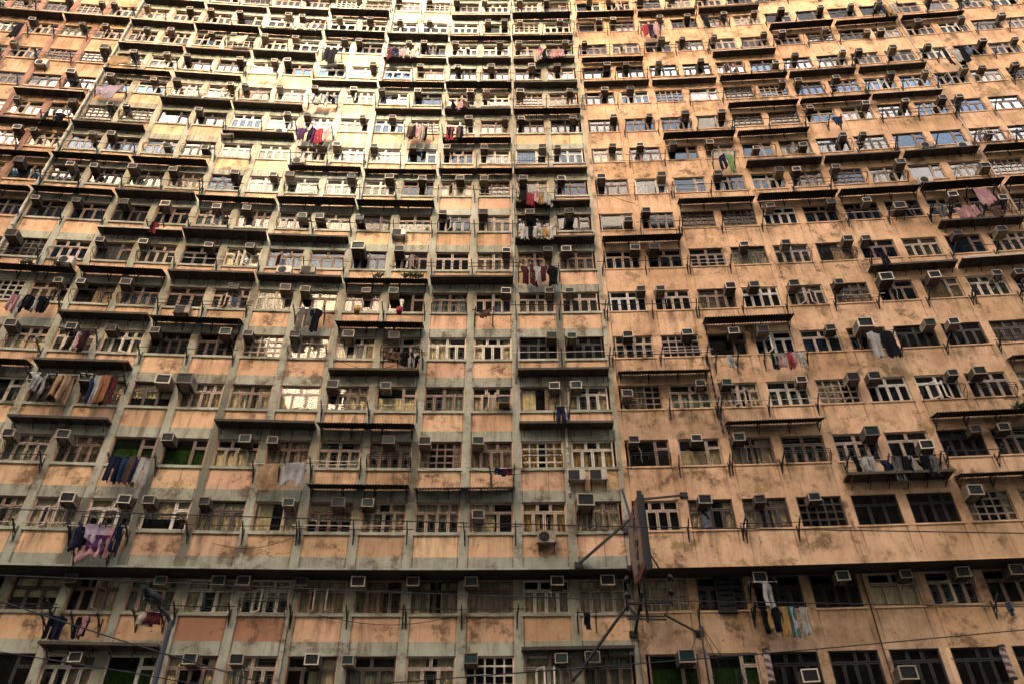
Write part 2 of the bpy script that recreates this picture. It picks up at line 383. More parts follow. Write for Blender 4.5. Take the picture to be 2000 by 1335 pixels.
for v in range(6):
    f, p, g = MB(), MB(), MB(); w = WIN_W / 2
    ring(f, -w, w, 0, WIN_H, .045, .05, .15)
    for (a, b, c, d) in layout(v):
        m = .012 if v == 5 else .022
        ring(f, a + m * .5, b - m * .5, c + m * .5, d - m * .5, .022 if v == 5 else .048, .068, .125)
        p.box(a + .03, b - .03, .094, .102, c + .03, d - .03)
        if c == 0 and v != 5 or v == 4 and a > 0:
            x, z = (a + b) / 2, (c + d) / 2; hw, hh = (b - a) * .23, (d - c) * .30
            ring(g, x - hw, x + hw, z - hh, z + hh, .014, .16, .17)
            for zz in (z - hh * .62, z + hh * .62): g.box(x - hw, x + hw, .16, .17, zz - .006, zz + .006)
            for xx in (x - hw - .05, x + hw + .04): g.box(xx, xx + .012, .16, .17, c + .03, d - .03)
        elif v != 5:
            for zz in (c + .12, d - .13): g.box(a + .04, b - .04, .16, .17, zz, zz + .012)
    FR[v], PN[v], GR[v] = f, p, g
def curtain(x0, x1, z0, z1, seed):
    q = MB(); r = random.Random(seed); n = max(8, int((x1 - x0) / .028)); ph = r.random() * 6
    rows = [0, .35, .7, 1]
    pts = [[Vector((x0 + (x1 - x0) * k / n, .30 + .03 * math.sin(k * 1.25 + ph + .5 * math.sin(k * .37)) * (.5 + .5 * t) - .09, z1 + (z0 - z1) * t)) for k in range(n + 1)] for t in rows]
    for a, b in zip(pts, pts[1:]):
        for k in range(n): q.face([a[k], b[k], b[k + 1], a[k + 1]])
    return q
w = WIN_W / 2
CU = [[curtain(-w, w, -.1, 1.25, 1)], [curtain(-w, -.18, -.1, 1.25, 2), curtain(.22, w, -.1, 1.25, 3)], [curtain(-w, .15, -.1, 1.25, 4)], [curtain(-.1, w, -.1, 1.25, 5)], [curtain(-w, w, -.1, .82, 6)], [curtain(-w, w, .55, 1.25, 7)], [curtain(-w, -.45, -.1, 1.25, 8), curtain(.5, w, -.1, 1.25, 9)]]
LEAF = {}
for sgn in (1, -1):
    q = MB(); ring(q, 0 if sgn > 0 else -.40, .40 if sgn > 0 else 0, .02, .84, .045, -.02, .025)
    q.box(.03 if sgn > 0 else -.37, .37 if sgn > 0 else -.03, 0, .008, .05, .81, 1); LEAF[sgn] = q
ME = {}
def proto(key, mb, mats, smooth=False):
    if key not in ME: ME[key] = mb.mesh(key[0] if isinstance(key, tuple) else key, mats, smooth)
    return ME[key]

# ------------------------------------------------------------------ the apartment blocks
BLOCKS = [(-9, -2, 'red', 'apartment block with red window trim beyond the pale drainpipe'),
          (-1, 6, 'grey', 'wide grey-framed apartment block with peach panels beside the pale drainpipe'),
          (7, 12, 'grey', 'grey-framed apartment block with peach panels adjoining the plain pink block'),
          (13, 16, 'pink', 'narrow plain pink apartment block with peeling lower walls behind the hanging sign'),
          (17, 29, 'pink', 'broad plain pink apartment block with dark open windows under its ledge')]
def kind_of(c): return 'red' if c <= -2 else 'grey' if c <= 12 else 'pink'
ROWS = range(-2, 17)
# columns in view in each row
def in_view(c, r, pad=0.0):
    x, y, z = fpt(c, sill(r) + .6); z -= EYE
    th = math.radians(39.8894); d = y * math.cos(th) + z * math.sin(th); v = -y * math.sin(th) + z * math.cos(th)
    px, py = 1000 + 1560 * x / d, 667 - 1560 * v / d
    return -25 - pad < px < 2025 + pad and -15 - pad < py < 1350 + pad
HW = .5 * WIN_W / (U * .737)          # half window width in columns
DARK = {(-2, c) for c in (2, 15, 16, 17, 18, 19)} | {(-1, 15), (-1, 16), (0, 17), (0, 18), (3, 3), (3, 4), (3, 11), (3, 12), (3, 19), (3, 20), (6, 11), (6, 12), (9, 1), (9, 2), (9, 11), (9, 12), (11, 1), (11, 2), (11, 9), (11, 10), (11, 13), (11, 14), (11, 15), (11, 16), (10, -3), (10, -2), (13, 21), (13, 22), (7, -1), (7, 0), (6, -1), (6, 1), (1, 19), (8, 19), (8, 20)}
GREENISH = {(1, 3), (1, 4), (-2, 4), (-2, 13), (-2, 14)}
GRID = {(6, 15), (6, 16), (9, 17), (9, 18), (9, -1), (9, 0), (11, -1), (11, -2), (10, 17)}
GOLD = {(1, 11), (1, 12), (0, 11)}
BIGPANE = {(8, 21), (8, 22), (1, 3), (1, 4), (5, 1), (1, 13), (1, 14)}
WHITEFR = {(-1, 5), (-1, 6), (0, 3), (0, 4), (7, 4), (7, 5), (7, 6), (7, 7), (3, 7), (3, 9), (3, 10), (1, 11), (1, 12), (-2, 3), (-2, 4), (3, 1), (3, 2), (8, 12), (8, 11)}
def win_spec(c, r):
    q = random.Random(c * 131 + r * 977 + 5)
    v = q.choice((0, 0, 0, 0, 1, 1, 2, 2, 3, 3, 4, 5)); fm = q.choice(('frame0', 'frame0', 'frame0', 'frame3', 'frame3', 'frame2', 'frame1'))
    if r >= 8 and 1 <= c <= 10 and q.random() < .4: fm = 'frame1'
    gl = 'glass'; u = q.random()
    if r >= 3 and c >= 13 and u < .5: gl = 'glassb'
    elif r >= 5 and u < .35: gl = 'glassb'
    elif u > (.8 if r > 3 else .93): gl = 'glassd'
    grille = q.random() < .55
    pal = ('cream', 'cream', 'cream', 'cream', 'beige', 'beige', 'sage') if r <= 3 else ('cream', 'beige', 'beige', 'tan', 'sage', 'grey', 'grey', 'teal', 'blue', 'plum')  # low rows mostly cream: curtains whose pale colour also stands for reflections
    k = q.choice((0, 0, 1, 1, 2, 3, 4, 5, 6)); cu = [q.choice(pal)]
    if q.random() > (.92 if r <= 3 and c <= 12 else .58 if c <= 12 else .45): k = None
    if (r, c) in DARK and v == 5: v = 2
    if (r, c) in DARK: k, fm, gl, grille = None, ('frame4' if r <= 0 or q.random() < .5 else 'frame2'), 'glass', False
    if (r, c) in GREENISH: gl, v, k, cu = 'glassg', 4, 4, ['green']
    if (r, c) in GOLD: k, cu = 1, ['gold']
    if (r, c) in GRID: v, fm, k, gl, grille = 5, 'frame2', (0 if q.random() < .6 else None), 'glassd', False; cu = ['tan']
    if (r, c) in BIGPANE: v = 4; grille = False
    if (r, c) in WHITEFR: fm = 'frame1'
    leaves = []
    if v in (0, 1, 3) and (r, c) not in DARK and q.random() < .17:
        for s_ in q.choice(((1,), (-1,), (1, -1))): leaves.append((s_, q.uniform(.5, 1.1)))
    return v, fm, gl, grille, k, cu, leaves
def win_matrix(c, r):
    return Matrix.Translation(fpt(c, sill(r), setback(r))) @ Matrix.Rotation(fang(c), 4, 'Z')
def tint_of(c, r, q):
    if kind_of(c) == 'grey':
        if r == -1 and c in (5, 6): return (.52, .40, .40)
        if (r, c) in ((1, 8), (2, 10), (3, 7), (3, 8), (6, 9), (6, 10)): return (.78, .74, .68)
        t = q.choice((.78, .86, .9, .95, 1, 1, 1.03)) * q.uniform(.95, 1.04); return (t, t * q.uniform(.96, 1.03), t * q.uniform(.92, 1.03))
    if kind_of(c) == 'pink' and q.random() < .2: return q.choice(((.9, .87, .82), (.93, .9, .88), (.84, .82, .76)))
    return (1, 1, 1)
def wall_quad(mb, s0, s1, z0, z1, out, mat, tint=None, vref=None, row=0):
    n = max(1, int(round((s1 - s0) / .5)))
    for k in range(n):
        a, b = s0 + (s1 - s0) * k / n, s0 + (s1 - s0) * (k + 1) / n
        ua, ub = a * 2.07 + row * 16.56, b * 2.07 + row * 16.56
        if vref is None: uv = [(ua, -5)] * 4
        else: uv = [(ua, vref - z0), (ub, vref - z0), (ub, vref - z1), (ua, vref - z1)]
        mb.face([fpt(a, z0, out), fpt(b, z0, out), fpt(b, z1, out), fpt(a, z1, out)], mat, uv, tint)
def slab(mb, s0, s1, z0, z1, o0, o1, mat, tint=None, vref=None, row=0):
    """a raised band: front face at o1 and its four edges back to o0"""
    wall_quad(mb, s0, s1, z0, z1, o1, mat, tint, vref, row)
    for a, b, c, d in (((s0, z0), (s1, z0), 0, 0), ((s1, z1), (s0, z1), 0, 0), ((s0, z1), (s0, z0), 0, 0), ((s1, z0), (s1, z1), 0, 0)):
        mb.face([fpt(a[0], a[1], o0), fpt(b[0], b[1], o0), fpt(b[0], b[1], o1), fpt(a[0], a[1], o1)], mat, [(0, -5)] * 4, tint)
PIERDARK = {(3.5, 1), (4.5, 1), (3.5, 0), (2.5, 0), (4.5, 0), (4.5, 2), (8.5, 1), (11.5, 3), (11.5, 4), (11.5, 2)}
blocks = {}
for b0, b1, kd, lab in BLOCKS:
    root = thing('apartment_block', fpt((b0 + b1) / 2, 0), 0, lab, 'building', 'joined blocks of the apartment building')
    inv = Matrix.Translation(-root.location)
    wall, fr, room = MB(), MB(), MB()
    if kd == 'pink': fr = wall
    wm = 0
    for c in range(b0, b1 + 1):
        e0 = c - .5 if c > b0 or c == -9 else c - .5; e1 = c + .5
        for r in ROWS:
            q = random.Random(c * 71 + r * 13)
            o = setback(r); zs = sill(r); zh = zs + WIN_H; zn = sill(r + 1) if r < 16 else zh + 1.6
            if r == -1: zn = zh + .001
            tn = tint_of(c, r, q)
            lowest = zs - (1.53 if r > -2 else 1.53)
            old = kd == 'pink' and ((r == 2 and c in (13, 14, 15)) or (r < 0 and c <= 17) or (r == 1 and c in (13, 14) and False))
            m_ = 1 if old else 0
            z_lo = max(lowest, zs - U + WIN_H) if r > 0 else lowest
            if r == 0: z_lo = zs - LEDGE_DROP
            wall_quad(wall, e0, e1, z_lo, zs, o, m_, tn, zs, r)                        # below the sill
            pt = (1, 1, 1)
            wall_quad(wall, e0, c - HW, zs, zh, o, m_, pt, None, r); wall_quad(wall, c + HW, e1, zs, zh, o, m_, pt, None, r)
            if r == 16: wall_quad(wall, e0, e1, zh, zn, o, 0, tn, zn, r)
            # reveals of the opening
            A_, B_ = (c - HW, zs), (c + HW, zh)
            for p0, p1 in (((A_[0], A_[1]), (B_[0], A_[1])), ((B_[0], A_[1]), (B_[0], B_[1])), ((B_[0], B_[1]), (A_[0], B_[1])), ((A_[0], B_[1]), (A_[0], A_[1]))):
                wall.face([fpt(p0[0], p0[1], o), fpt(p1[0], p1[1], o), fpt(p1[0], p1[1], o - .24), fpt(p0[0], p0[1], o - .24)], m_, [(0, -5)] * 4, (.9, .9, .9))
            if kd in ('grey', 'red'):
                g = q.uniform(.88, 1.06)
                for side in (0, 1):
                    sA, sB = (e0, c - HW - .015) if side == 0 else (c + HW + .015, e1)
                    if abs(sA - sB) < .01: continue
                    dk = .34 if (c - .5 + side, r) in PIERDARK else g
                    top = zn if r != -1 else zh
                    slab(fr, sA, sB, z_lo if r <= 0 else z_lo - .0, top if r == 16 else zh if r < 16 and False else zs + WIN_H, o - .01, o + .035, 0, (dk, dk, dk), None, r)
                i0, i1 = c - HW - .015, c + HW + .015
                slab(fr, i0, i1, zs - .13, zs - .002, o - .01, o + .06, 1 if kd == 'red' else 0, (g, g, g), None, r)     # sill band
                zb = max(z_lo, zs - 1.53)
                if kd == 'grey': slab(fr, i0, i1, zb, zb + .5, o - .01, o + .022, 1 if kd == 'red' else 0, (g, g, g), zs - 1.0, r)    # beam
            else:
                slab(fr, c - HW - .03, c + HW + .03, zs - .07, zs - .002, o - .01, o + .035, 0, (.95, .95, .95), None, r)
        # wall of the lower storeys and the underside of the overhang
        wall_quad(wall, e0, e1, 0, sill(-2) - 1.53, -SETBACK, 1 if kd == 'pink' else 0, None, None, 0)
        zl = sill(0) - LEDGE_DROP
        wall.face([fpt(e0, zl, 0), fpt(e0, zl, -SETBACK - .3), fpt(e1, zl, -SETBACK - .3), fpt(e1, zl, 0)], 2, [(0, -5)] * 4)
        if kd == 'grey' or kd == 'red': slab(fr, e0, e1, zl + .001, zl + .07, -.01, .05, 0, (1, 1, 1), None, 0)
        else: slab(fr, e0, e1, zl + .001, zl + .05, -.01, .03, 0, (1, 1, 1), None, 0)
        # rooms behind: floors and back wall
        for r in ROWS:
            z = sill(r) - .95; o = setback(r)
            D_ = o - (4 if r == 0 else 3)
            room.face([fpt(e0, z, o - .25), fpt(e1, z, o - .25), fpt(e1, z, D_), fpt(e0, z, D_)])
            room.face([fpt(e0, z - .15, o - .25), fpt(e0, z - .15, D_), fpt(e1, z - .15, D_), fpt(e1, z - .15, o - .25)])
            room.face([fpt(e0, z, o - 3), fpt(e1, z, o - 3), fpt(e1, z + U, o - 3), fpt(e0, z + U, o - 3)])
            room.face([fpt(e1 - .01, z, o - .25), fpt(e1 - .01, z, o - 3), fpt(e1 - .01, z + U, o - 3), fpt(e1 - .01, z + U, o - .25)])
    zt = sill(16) + WIN_H + 1.6
    room.face([fpt(b0 - .5, zt, 0), fpt(b1 + .5, zt, 0), fpt(b1 + .5, zt, -14), fpt(b0 - .5, zt, -14)])
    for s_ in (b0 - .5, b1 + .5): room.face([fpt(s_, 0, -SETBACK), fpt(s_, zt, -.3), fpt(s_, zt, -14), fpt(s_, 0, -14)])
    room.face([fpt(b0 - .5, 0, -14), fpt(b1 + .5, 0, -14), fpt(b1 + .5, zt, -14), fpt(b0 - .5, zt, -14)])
    for mb in ((wall, room) if kd == 'pink' else (wall, fr, room)): mb.v = [tuple(inv @ Vector(p)) for p in mb.v]
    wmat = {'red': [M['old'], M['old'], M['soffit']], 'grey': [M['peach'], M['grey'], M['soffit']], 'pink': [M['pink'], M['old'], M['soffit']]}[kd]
    link('wall', wall.mesh('wall', wmat), root)
    fmats = {'red': [M['red'], M['old']], 'grey': [M['grey'], M['grey']], 'pink': [M['pink'], M['pink']]}[kd]
    if kd != 'pink': link('concrete_frame', fr.mesh('concrete_frame', fmats), root)
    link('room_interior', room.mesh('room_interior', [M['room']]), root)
    blocks[(b0, b1)] = root
    # windows
    cells = [(c, r) for r in ROWS for c in range(b0, b1 + 1) if in_view(c, r, 500)]
    seen = [x for x in cells if in_view(*x)]
    own = set(seen[:99]) if len(seen) > 100 else set(seen)
    bulk = MB(); bm = ['frame0', 'frame1', 'frame2', 'frame3', 'frame4', 'glass', 'glassb', 'glassd', 'glassg', 'grille'] + sorted(k for k in M if k.startswith('cur_'))
    for c, r in cells:
        v, fm, gl, gr, k, cu, leaves = win_spec(c, r)
        W = win_matrix(c, r)
        skip = None
        if (c, r) not in own:
            Wl = inv @ W
            bulk.add(FR[v], Wl, [bm.index(fm)]); bulk.add(PN[v], Wl, [bm.index(gl)])
            if gr: bulk.add(GR[v], Wl, [bm.index('grille')])
            if k is not None:
                for q in CU[k]: bulk.add(q, Wl, [bm.index('cur_' + cu[0])])
            for sg, an in leaves:
                bulk.add(LEAF[sg], Wl @ Matrix.Translation((-.42 if sg > 0 else .42, .06, .0)) @ Matrix.Rotation(-sg * an, 4, 'Z'), [bm.index(fm), bm.index(gl)])
            continue
        wo = link('window', proto(('window', v), FR[v], [M['frame0']]), root, W.translation - root.location, fang(c), [M[fm]])
        link('pane', proto(('pane', v), PN[v], [M['glass']]), wo, mats=[M[gl]])
        if gr: link('grille', proto(('grille', v), GR[v], [M['grille']]), wo)
        if k is not None:
            for n_, q in enumerate(CU[k]): link('curtain', proto(('curtain', k, n_), q, [M['cur_cream']], True), wo, mats=[M['cur_' + cu[0]]])
        for sg, an in leaves:
            link('casement', proto(('casement', sg), LEAF[sg], [M['frame0'], M['glass']]), wo, (-.42 if sg > 0 else .42, .06, 0), -sg * an, [M[fm], M[gl]])
    if bulk.v:
        o_ = link('window', bulk.mesh('window', [M[x] for x in bm]), root); o_['kind'] = 'stuff'
# drainpipes belong to the blocks they are fixed to
def pipe(root, s, r0, r1, rad, m, wob=0):
    q = MB(); z0, z1 = sill(r0) - 1.4, sill(r1); pts = []
    for k in range(25):
        z = z0 + (z1 - z0) * k / 24; pts.append(fpt(s, z, .08 + rad) - root.location)
    q.tube(pts, rad, 8)
    for k in range(1, 24, 2):
        p = pts[k]; q.tube([p - Vector((0, 0, .06)), p + Vector((0, 0, .06))], rad * 1.35, 8)
        q.box(p.x - .02, p.x + .02, p.y, p.y + rad + .07, p.z - .03, p.z + .03)
    link('drainpipe', q.mesh('drainpipe', [M[m]], True), root)
pipe(blocks[(-1, 6)], -1.5, 0, 16, .085, 'pipe')
pipe(blocks[(7, 12)], 6.56, 7, 16, .05, 'pipe'); pipe(blocks[(7, 12)], 12.58, 3, 16, .025, 'pipe'); pipe(blocks[(7, 12)], 11.5, 1, 2, .05, 'pipe')
pipe(blocks[(13, 16)], 14.5, 2, 3, .03, 'black'); pipe(blocks[(17, 29)], 22.5, 6, 16, .035, 'pipe'); pipe(blocks[(7, 12)], 10.5, 3, 16, .04, 'pipe')

# ------------------------------------------------------------------ air conditioners
def split_cell(s): return int(math.floor(s + .5))
cas = MB(); cas.box(-.25, .25, -.50, .12, -.185, .185, 0)
for sx in (-1, 1):
    for k in range(6):
        x = sx * .251; cas.box(min(x, x + sx * .003), max(x, x + sx * .003), -.42, -.14, -.11 + k * .045, -.092 + k * .045, 2)
ring(cas, -.262, .262, -.20, .20, .036, -.545, -.50, 1)
coil = MB(); coil.box(-.225, .225, -.512, -.502, -.163, .163, 0)
for k in range(9): coil.box(-.225, .225, -.522, -.513, -.145 + k * .035, -.138 + k * .035, 0)
for k in range(5): coil.box(-.20 + k * .098, -.194 + k * .098, -.527, -.523, -.163, .163, 0)
sup = MB()
for sx in (-.19, .17): sup.box(sx, sx + .025, -.52, .02, -.225, -.203, 0); sup.bar((sx + .012, -.45, -.215), (sx + .012, .0, -.50), .02)
sup.box(-.20, .20, -.51, -.47, -.203, -.1925, 0)
hose = MB(); hose.tube([(.2, -.2, -.19), (.24, -.26, -.35), (.33, -.2, -.55), (.30, -.1, -.8), (.36, -.05, -1.0)], .012, 5)
hose2 = MB(); hose2.tube([(-.2, -.2, -.19), (-.26, -.3, -.4), (-.2, -.22, -.7), (-.42, -.1, -.95)], .012, 5)
units = []
for r in sorted(ACS):
    for t in ACS[r].split():
        s = float(t.rstrip('bml')); fl = t.lstrip('-.0123456789'); units.append((r, s, fl))
# rows the photograph shows only in part get units on the windows beside the ones read off
for c in range(-7, 29):
    for r in (14, 15):
        if (r == 15 or not -1 <= c <= 20) and in_view(c, r, 60): units.append((r, c + random.choice((-.3, .27, .3)), ''))
cells_ = {}
for r, s, fl in units: cells_.setdefault((split_cell(s), r), []).append(s)
bulk = MB(); bmm = ['ac0', 'ac1', 'ac2', 'rim0', 'rim1', 'rim2', 'coil', 'coilg', 'rust']
for n, (r, s, fl) in enumerate(units):
    q = random.Random(n * 7 + 3); c = split_cell(s); big = 'b' in fl
    z = sill(r) + (1.02 if 'l' not in fl and 'm' not in fl else .55 if 'm' in fl else .30)
    sc = (1.34 if big else 1.0) * q.uniform(.80, 1.02) * (1 if r < 4 else .95 if r < 8 else .84)
    am = q.choice(('ac0', 'ac0', 'ac1', 'ac1', 'ac1', 'ac2')); rm = q.choice(('rim0', 'rim0', 'rim1', 'rim1', 'rim1', 'rim2')); cm = 'coilg' if q.random() < .15 else 'coil'
    loc = fpt(s, z, setback(r)); rz = fang(s) + q.uniform(-.05, .05); hasup = q.random() < .6
    if n >= 300:
        W = Matrix.Translation(loc) @ Matrix.Rotation(rz, 4, 'Z') @ Matrix.Scale(sc, 4)
        bulk.add(cas, W, [bmm.index(am), bmm.index(rm), bmm.index('coil')]); bulk.add(coil, W, [bmm.index(cm)])
        if hasup: bulk.add(sup, W, [bmm.index('rust')])
        continue
    adj = {'rim0': 'pale-rimmed', 'rim1': 'tan-rimmed', 'rim2': 'brown-rimmed'}[rm]
    if big: adj = 'large ' + adj
    sib = cells_[(c, r)]; pos = ''
    if len(sib) > 1:
        near = (s == max(sib)) if c <= 12 else (s == min(sib)); pos = ', border side' if near else ', far side'
    t = thing('window_air_conditioner', loc, rz, f'{adj} air conditioner, {place(c, r)}{pos}', 'air conditioner', 'box air conditioners on the facade')
    t.rotation_euler = (q.uniform(-.03, .05), q.uniform(-.02, .02), rz); t.scale = (sc, sc, sc)
    link('casing', proto('ac_casing', cas, [M['ac0'], M['rim0'], M['coil']]), t, mats=[M[am], M[rm], None])
    link('coil_grille', proto('ac_coil', coil, [M['coil']]), t, mats=[M[cm]])
    if hasup: link('support_bracket', proto('ac_support', sup, [M['rust']]), t)
    if q.random() < .16: link('drain_hose', proto('ac_hose', hose, [M['hose']], True) if q.random() < .5 else proto('ac_hose2', hose2, [M['hose']], True), t)
o_ = link('window_air_conditioner', bulk.mesh('window_air_conditioner', [M[x] for x in bmm]))
tag(o_, 'rows of small distant air conditioners across the topmost storeys', 'air conditioner', 'box air conditioners on the facade', 'stuff')

# ------------------------------------------------------------------ split-type condensers on brackets
cb_ = MB(); cb_.box(-.40, .40, -.36, -.06, 0, .56, 0); cb_.box(-.405, .405, -.365, -.055, .54, .565, 0)
cf = MB()
def disc(mb, cx, cz, r0, r1, y, y1, n=24, mat=0):
    for k in range(n):
        a, b = 2 * math.pi * k / n, 2 * math.pi * (k + 1) / n
        P_ = lambda r_, t_, yy: (cx + r_ * math.cos(t_), yy, cz + r_ * math.sin(t_))
        mb.face([P_(r0, a, y), P_(r1, a, y), P_(r1, b, y), P_(r0, b, y)], mat); mb.face([P_(r1, a, y), P_(r1, a, y1), P_(r1, b, y1), P_(r1, b, y)], mat)
disc(cf, -.10, .28, 0, .235, -.368, -.36, 24, 0)
for rr in (.07, .12, .17, .22): disc(cf, -.10, .28, rr, rr + .008, -.380, -.37, 24, 1)
disc(cf, -.10, .28, 0, .05, -.384, -.37, 16, 1)
for k in range(12):
    a = k * math.pi / 6; cf.bar((-.10 + .05 * math.cos(a), -.376, .28 + .05 * math.sin(a)), (-.10 + .23 * math.cos(a), -.376, .28 + .23 * math.sin(a)), .007, None, 1)
cf2 = MB(); cf2.box(-.37, .14, -.372, -.36, .05, .52, 0)
for k in range(9): cf2.box(-.37, .14, -.380, -.373, .07 + k * .05, .08 + k * .05, 1)
ck = MB()
for x in (-.34, .32):
    ck.box(x, x + .03, -.46, 0, -.035, 0, 0); ck.bar((x + .015, -.42, -.02), (x + .015, -.01, -.35), .025); ck.box(x, x + .03, -.035, 0, -.4, -.035, 0)
ck.box(-.42, .42, -.46, -.43, -.06, -.035, 0)
for n, (s, h) in enumerate(COND):
    r = int(math.floor(h + .5)); c = split_cell(s)
    t = thing('condenser_unit', fpt(s, EYE + (H0 + h) * U - .28, .02), fang(s), f'pale boxy condenser on bracket, {place(c, r)}{", border side" if s > 12 and r == 1 else ""}', 'condenser', 'split condensers on brackets')
    t.scale = (.86, .9, .86); link('casing', proto('cond_case', cb_, [M['white']]), t, mats=[M['white'] if n % 3 else M['ac0']])
    link('fan_grille', proto('cond_louver', cf2, [M['black'], M['rust']]) if n in (1, 2, 3, 6, 7) else proto('cond_fan', cf, [M['black'], M['rust']]), t)
    link('mounting_bracket', proto('cond_bracket', ck, [M['rust']]), t)

# ------------------------------------------------------------------ awnings: pairs of windows, c = corrugated tin, f = flat canopy
AW = {-2: '3-4f 11-12f', 0: '7-8c 9-10c 17-18f 19-20c', 1: '1-2f 5-6f 7-8c 11-12f 15-16c 19-20c', 2: '-1-0c 1-2f 7-8f 11-12f 13-14c 21-22c', 3: '1-2f 3-4c 7-8c 15-16c',
      4: '-1-0c 1-2c 3-4f 5-6f 7-8c 9-10f 19-20f 21-22f', 5: '1-2f 3-4f 5-6f 11-12f 13-14c 21-22f', 6: '-3--2c -1-0c 1-2f 3-4c 5-6c 7-8c 11-12f 15-16c 17-18c 19-20c 21-22c 23-24c',
      7: '-3--2c -1-0c 1-2c 5-6c 7-8c 9-10c 11-12f 17-18f 19-20f 21-22f 23-24c', 8: '-3--2f -1-0f 3-4f 9-10c 15-16c 17-18c', 9: '-3--2f 1-2f 3-4f 7-8f 9-10f 11-12c 17-18c 19-20c 21-22f',
      10: '-1-0c 1-2f 5-6f 7-8c 9-10c 11-12f 13-14f 15-16f 17-18c 19-20f 21-22f', 11: '-1-0f 1-2f 3-4f 7-8f 9-10f 11-12f 13-14c 17-18f', 12: '-5--4f -3--2f -1-0f 1-2c 3-4c 5-6c 7-8f 9-10c 11-12c 19-20c 21-22c 23-24c',
      13: '-1-0f 1-2f 3-4f 5-6c 11-12c 13-14c 15-16f 17-18f 9-10f', 14: '3-4f 5-6c 9-10f 11-12c 13-14f 17-18f 19-20f'}
LEN = 4.06
def corr():
    q = MB(); n = 34 * 6; f, b = [], []
    for k in range(n + 1):
        x = -LEN / 2 + LEN * k / n; z = .020 * math.sin(2 * math.pi * k / 6)
        f.append((x, z))
    for (x0, z0), (x1, z1) in zip(f, f[1:]):
        for t0, t1, dz, rev in ((0, 1, 0, 0), (0, 1, -.008, 1)):
            p = [(x0, -.02, z0 + dz), (x1, -.02, z1 + dz), (x1, -.60, z1 - .16 + dz), (x0, -.60, z0 - .16 + dz)]
            q.face(p[::-1] if rev else p)
        q.face([(x0, -.60, z0 - .16), (x1, -.60, z1 - .16), (x1, -.60, z1 - .168), (x0, -.60, z0 - .168)])
    return q
tin = corr()
rib = MB(); rib.bar((0, 0, -.05), (0, -.55, -.195), .035); rib.bar((0, 0, -.38), (0, -.42, -.19), .025); rib.box(-.015, .015, -.04, 0, -.45, -.03)
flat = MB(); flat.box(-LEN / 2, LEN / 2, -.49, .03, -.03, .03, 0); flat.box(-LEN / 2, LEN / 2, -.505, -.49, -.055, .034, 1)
frib = MB(); frib.box(-.02, .02, -.47, 0, -.09, -.03); frib.bar((0, -.38, -.06), (0, 0, -.30), .03)
lowf = MB(); lowf.box(-.04, .04, -.05, .05, 0, .1)
awn_at = {}
for r, txt in AW.items():
    for t in txt.split():
        k = t[-1]; body = t[:-1]; i = body.index('-', 1); c0, c1 = int(body[:i]), int(body[i + 1:])
        s = (c0 + c1) / 2; q = random.Random(r * 31 + c0)
        z = sill(r) + 1.86 + q.uniform(-.04, .04)
        if r == -2: z = sill(r) + 1.42
        n0 = abs((13 - c1) if c1 <= 12 else (c0 - 12)); bl = 'grey' if -1 <= c0 <= 12 else 'pink' if c0 > 12 else 'red'
        nm = f'{ordn(n0)} and {ordn(n0 + 1)} {bl}-block windows from border, {rowphr(r)}'
        desc = 'rusty corrugated awning' if k == 'c' else 'flat concrete canopy'
        a = thing('corrugated_awning' if k == 'c' else 'flat_canopy', fpt(s, z, setback(r)), fang(s), f'{desc} over {nm}', 'awning', 'awnings over pairs of windows')
        a.scale = (q.uniform(.96, 1.0) * (1 if c1 - c0 == 1 else .5), q.uniform(.85, 1.15) * (1.18 if r <= 6 else .95), 1.25 if r <= 6 else 1); a.rotation_euler = (q.uniform(-.02, .10) * (1 if r <= 6 else .3), q.uniform(-.012, .012), fang(s))
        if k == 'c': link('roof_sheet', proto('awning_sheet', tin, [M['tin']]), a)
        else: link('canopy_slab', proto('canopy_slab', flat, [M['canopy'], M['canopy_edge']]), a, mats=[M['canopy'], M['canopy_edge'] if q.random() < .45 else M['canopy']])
        for x in ((-1.9, -.65, .65, 1.9) if k == 'c' else (-1.8, -1.08, -.36, .36, 1.08, 1.8)):
            link('bracket', proto('awning_rib', rib, [M['rust']]) if k == 'c' else proto('canopy_rib', frib, [M['canopy']]), a, (x, 0, 0))
        awn_at[(c0, r)] = k
# weeds rooted on two awnings
for n, (s, r) in enumerate(((7.3, 4), (8.0, 4), (8.25, 4), (0.1, 4), (-.6, 4), (20.2, 1))):
    q = MB(); rr = random.Random(n)
    for k in range(60):
        a = rr.uniform(0, 6.28); L = rr.uniform(.12, .38); x0 = rr.uniform(-.22, .22); p = Vector((x0, rr.uniform(-.2, 0), 0)); d = Vector((math.cos(a) * .6, math.sin(a) * .6, 1)).normalized()
        sd = Vector((-d.y, d.x, .1)).normalized() * .018; m_ = p + d * L * .6; e = p + d * L + Vector((math.cos(a), math.sin(a), -.6)) * L * .3
        q.face([p - sd, p + sd, m_ + sd * .8, e, m_ - sd * .8])
    o_ = link('weed_tuft', q.mesh('weed_tuft', [M['leaf']]), None, fpt(s, sill(r) + 1.74, .5), fang(s))
    tag(o_, f'dry weed tuft {("sprawling", "tall", "thin", "low", "dark", "straggly")[n]} on awning, {place(split_cell(s), r)}', 'plant', 'weeds on the awnings')
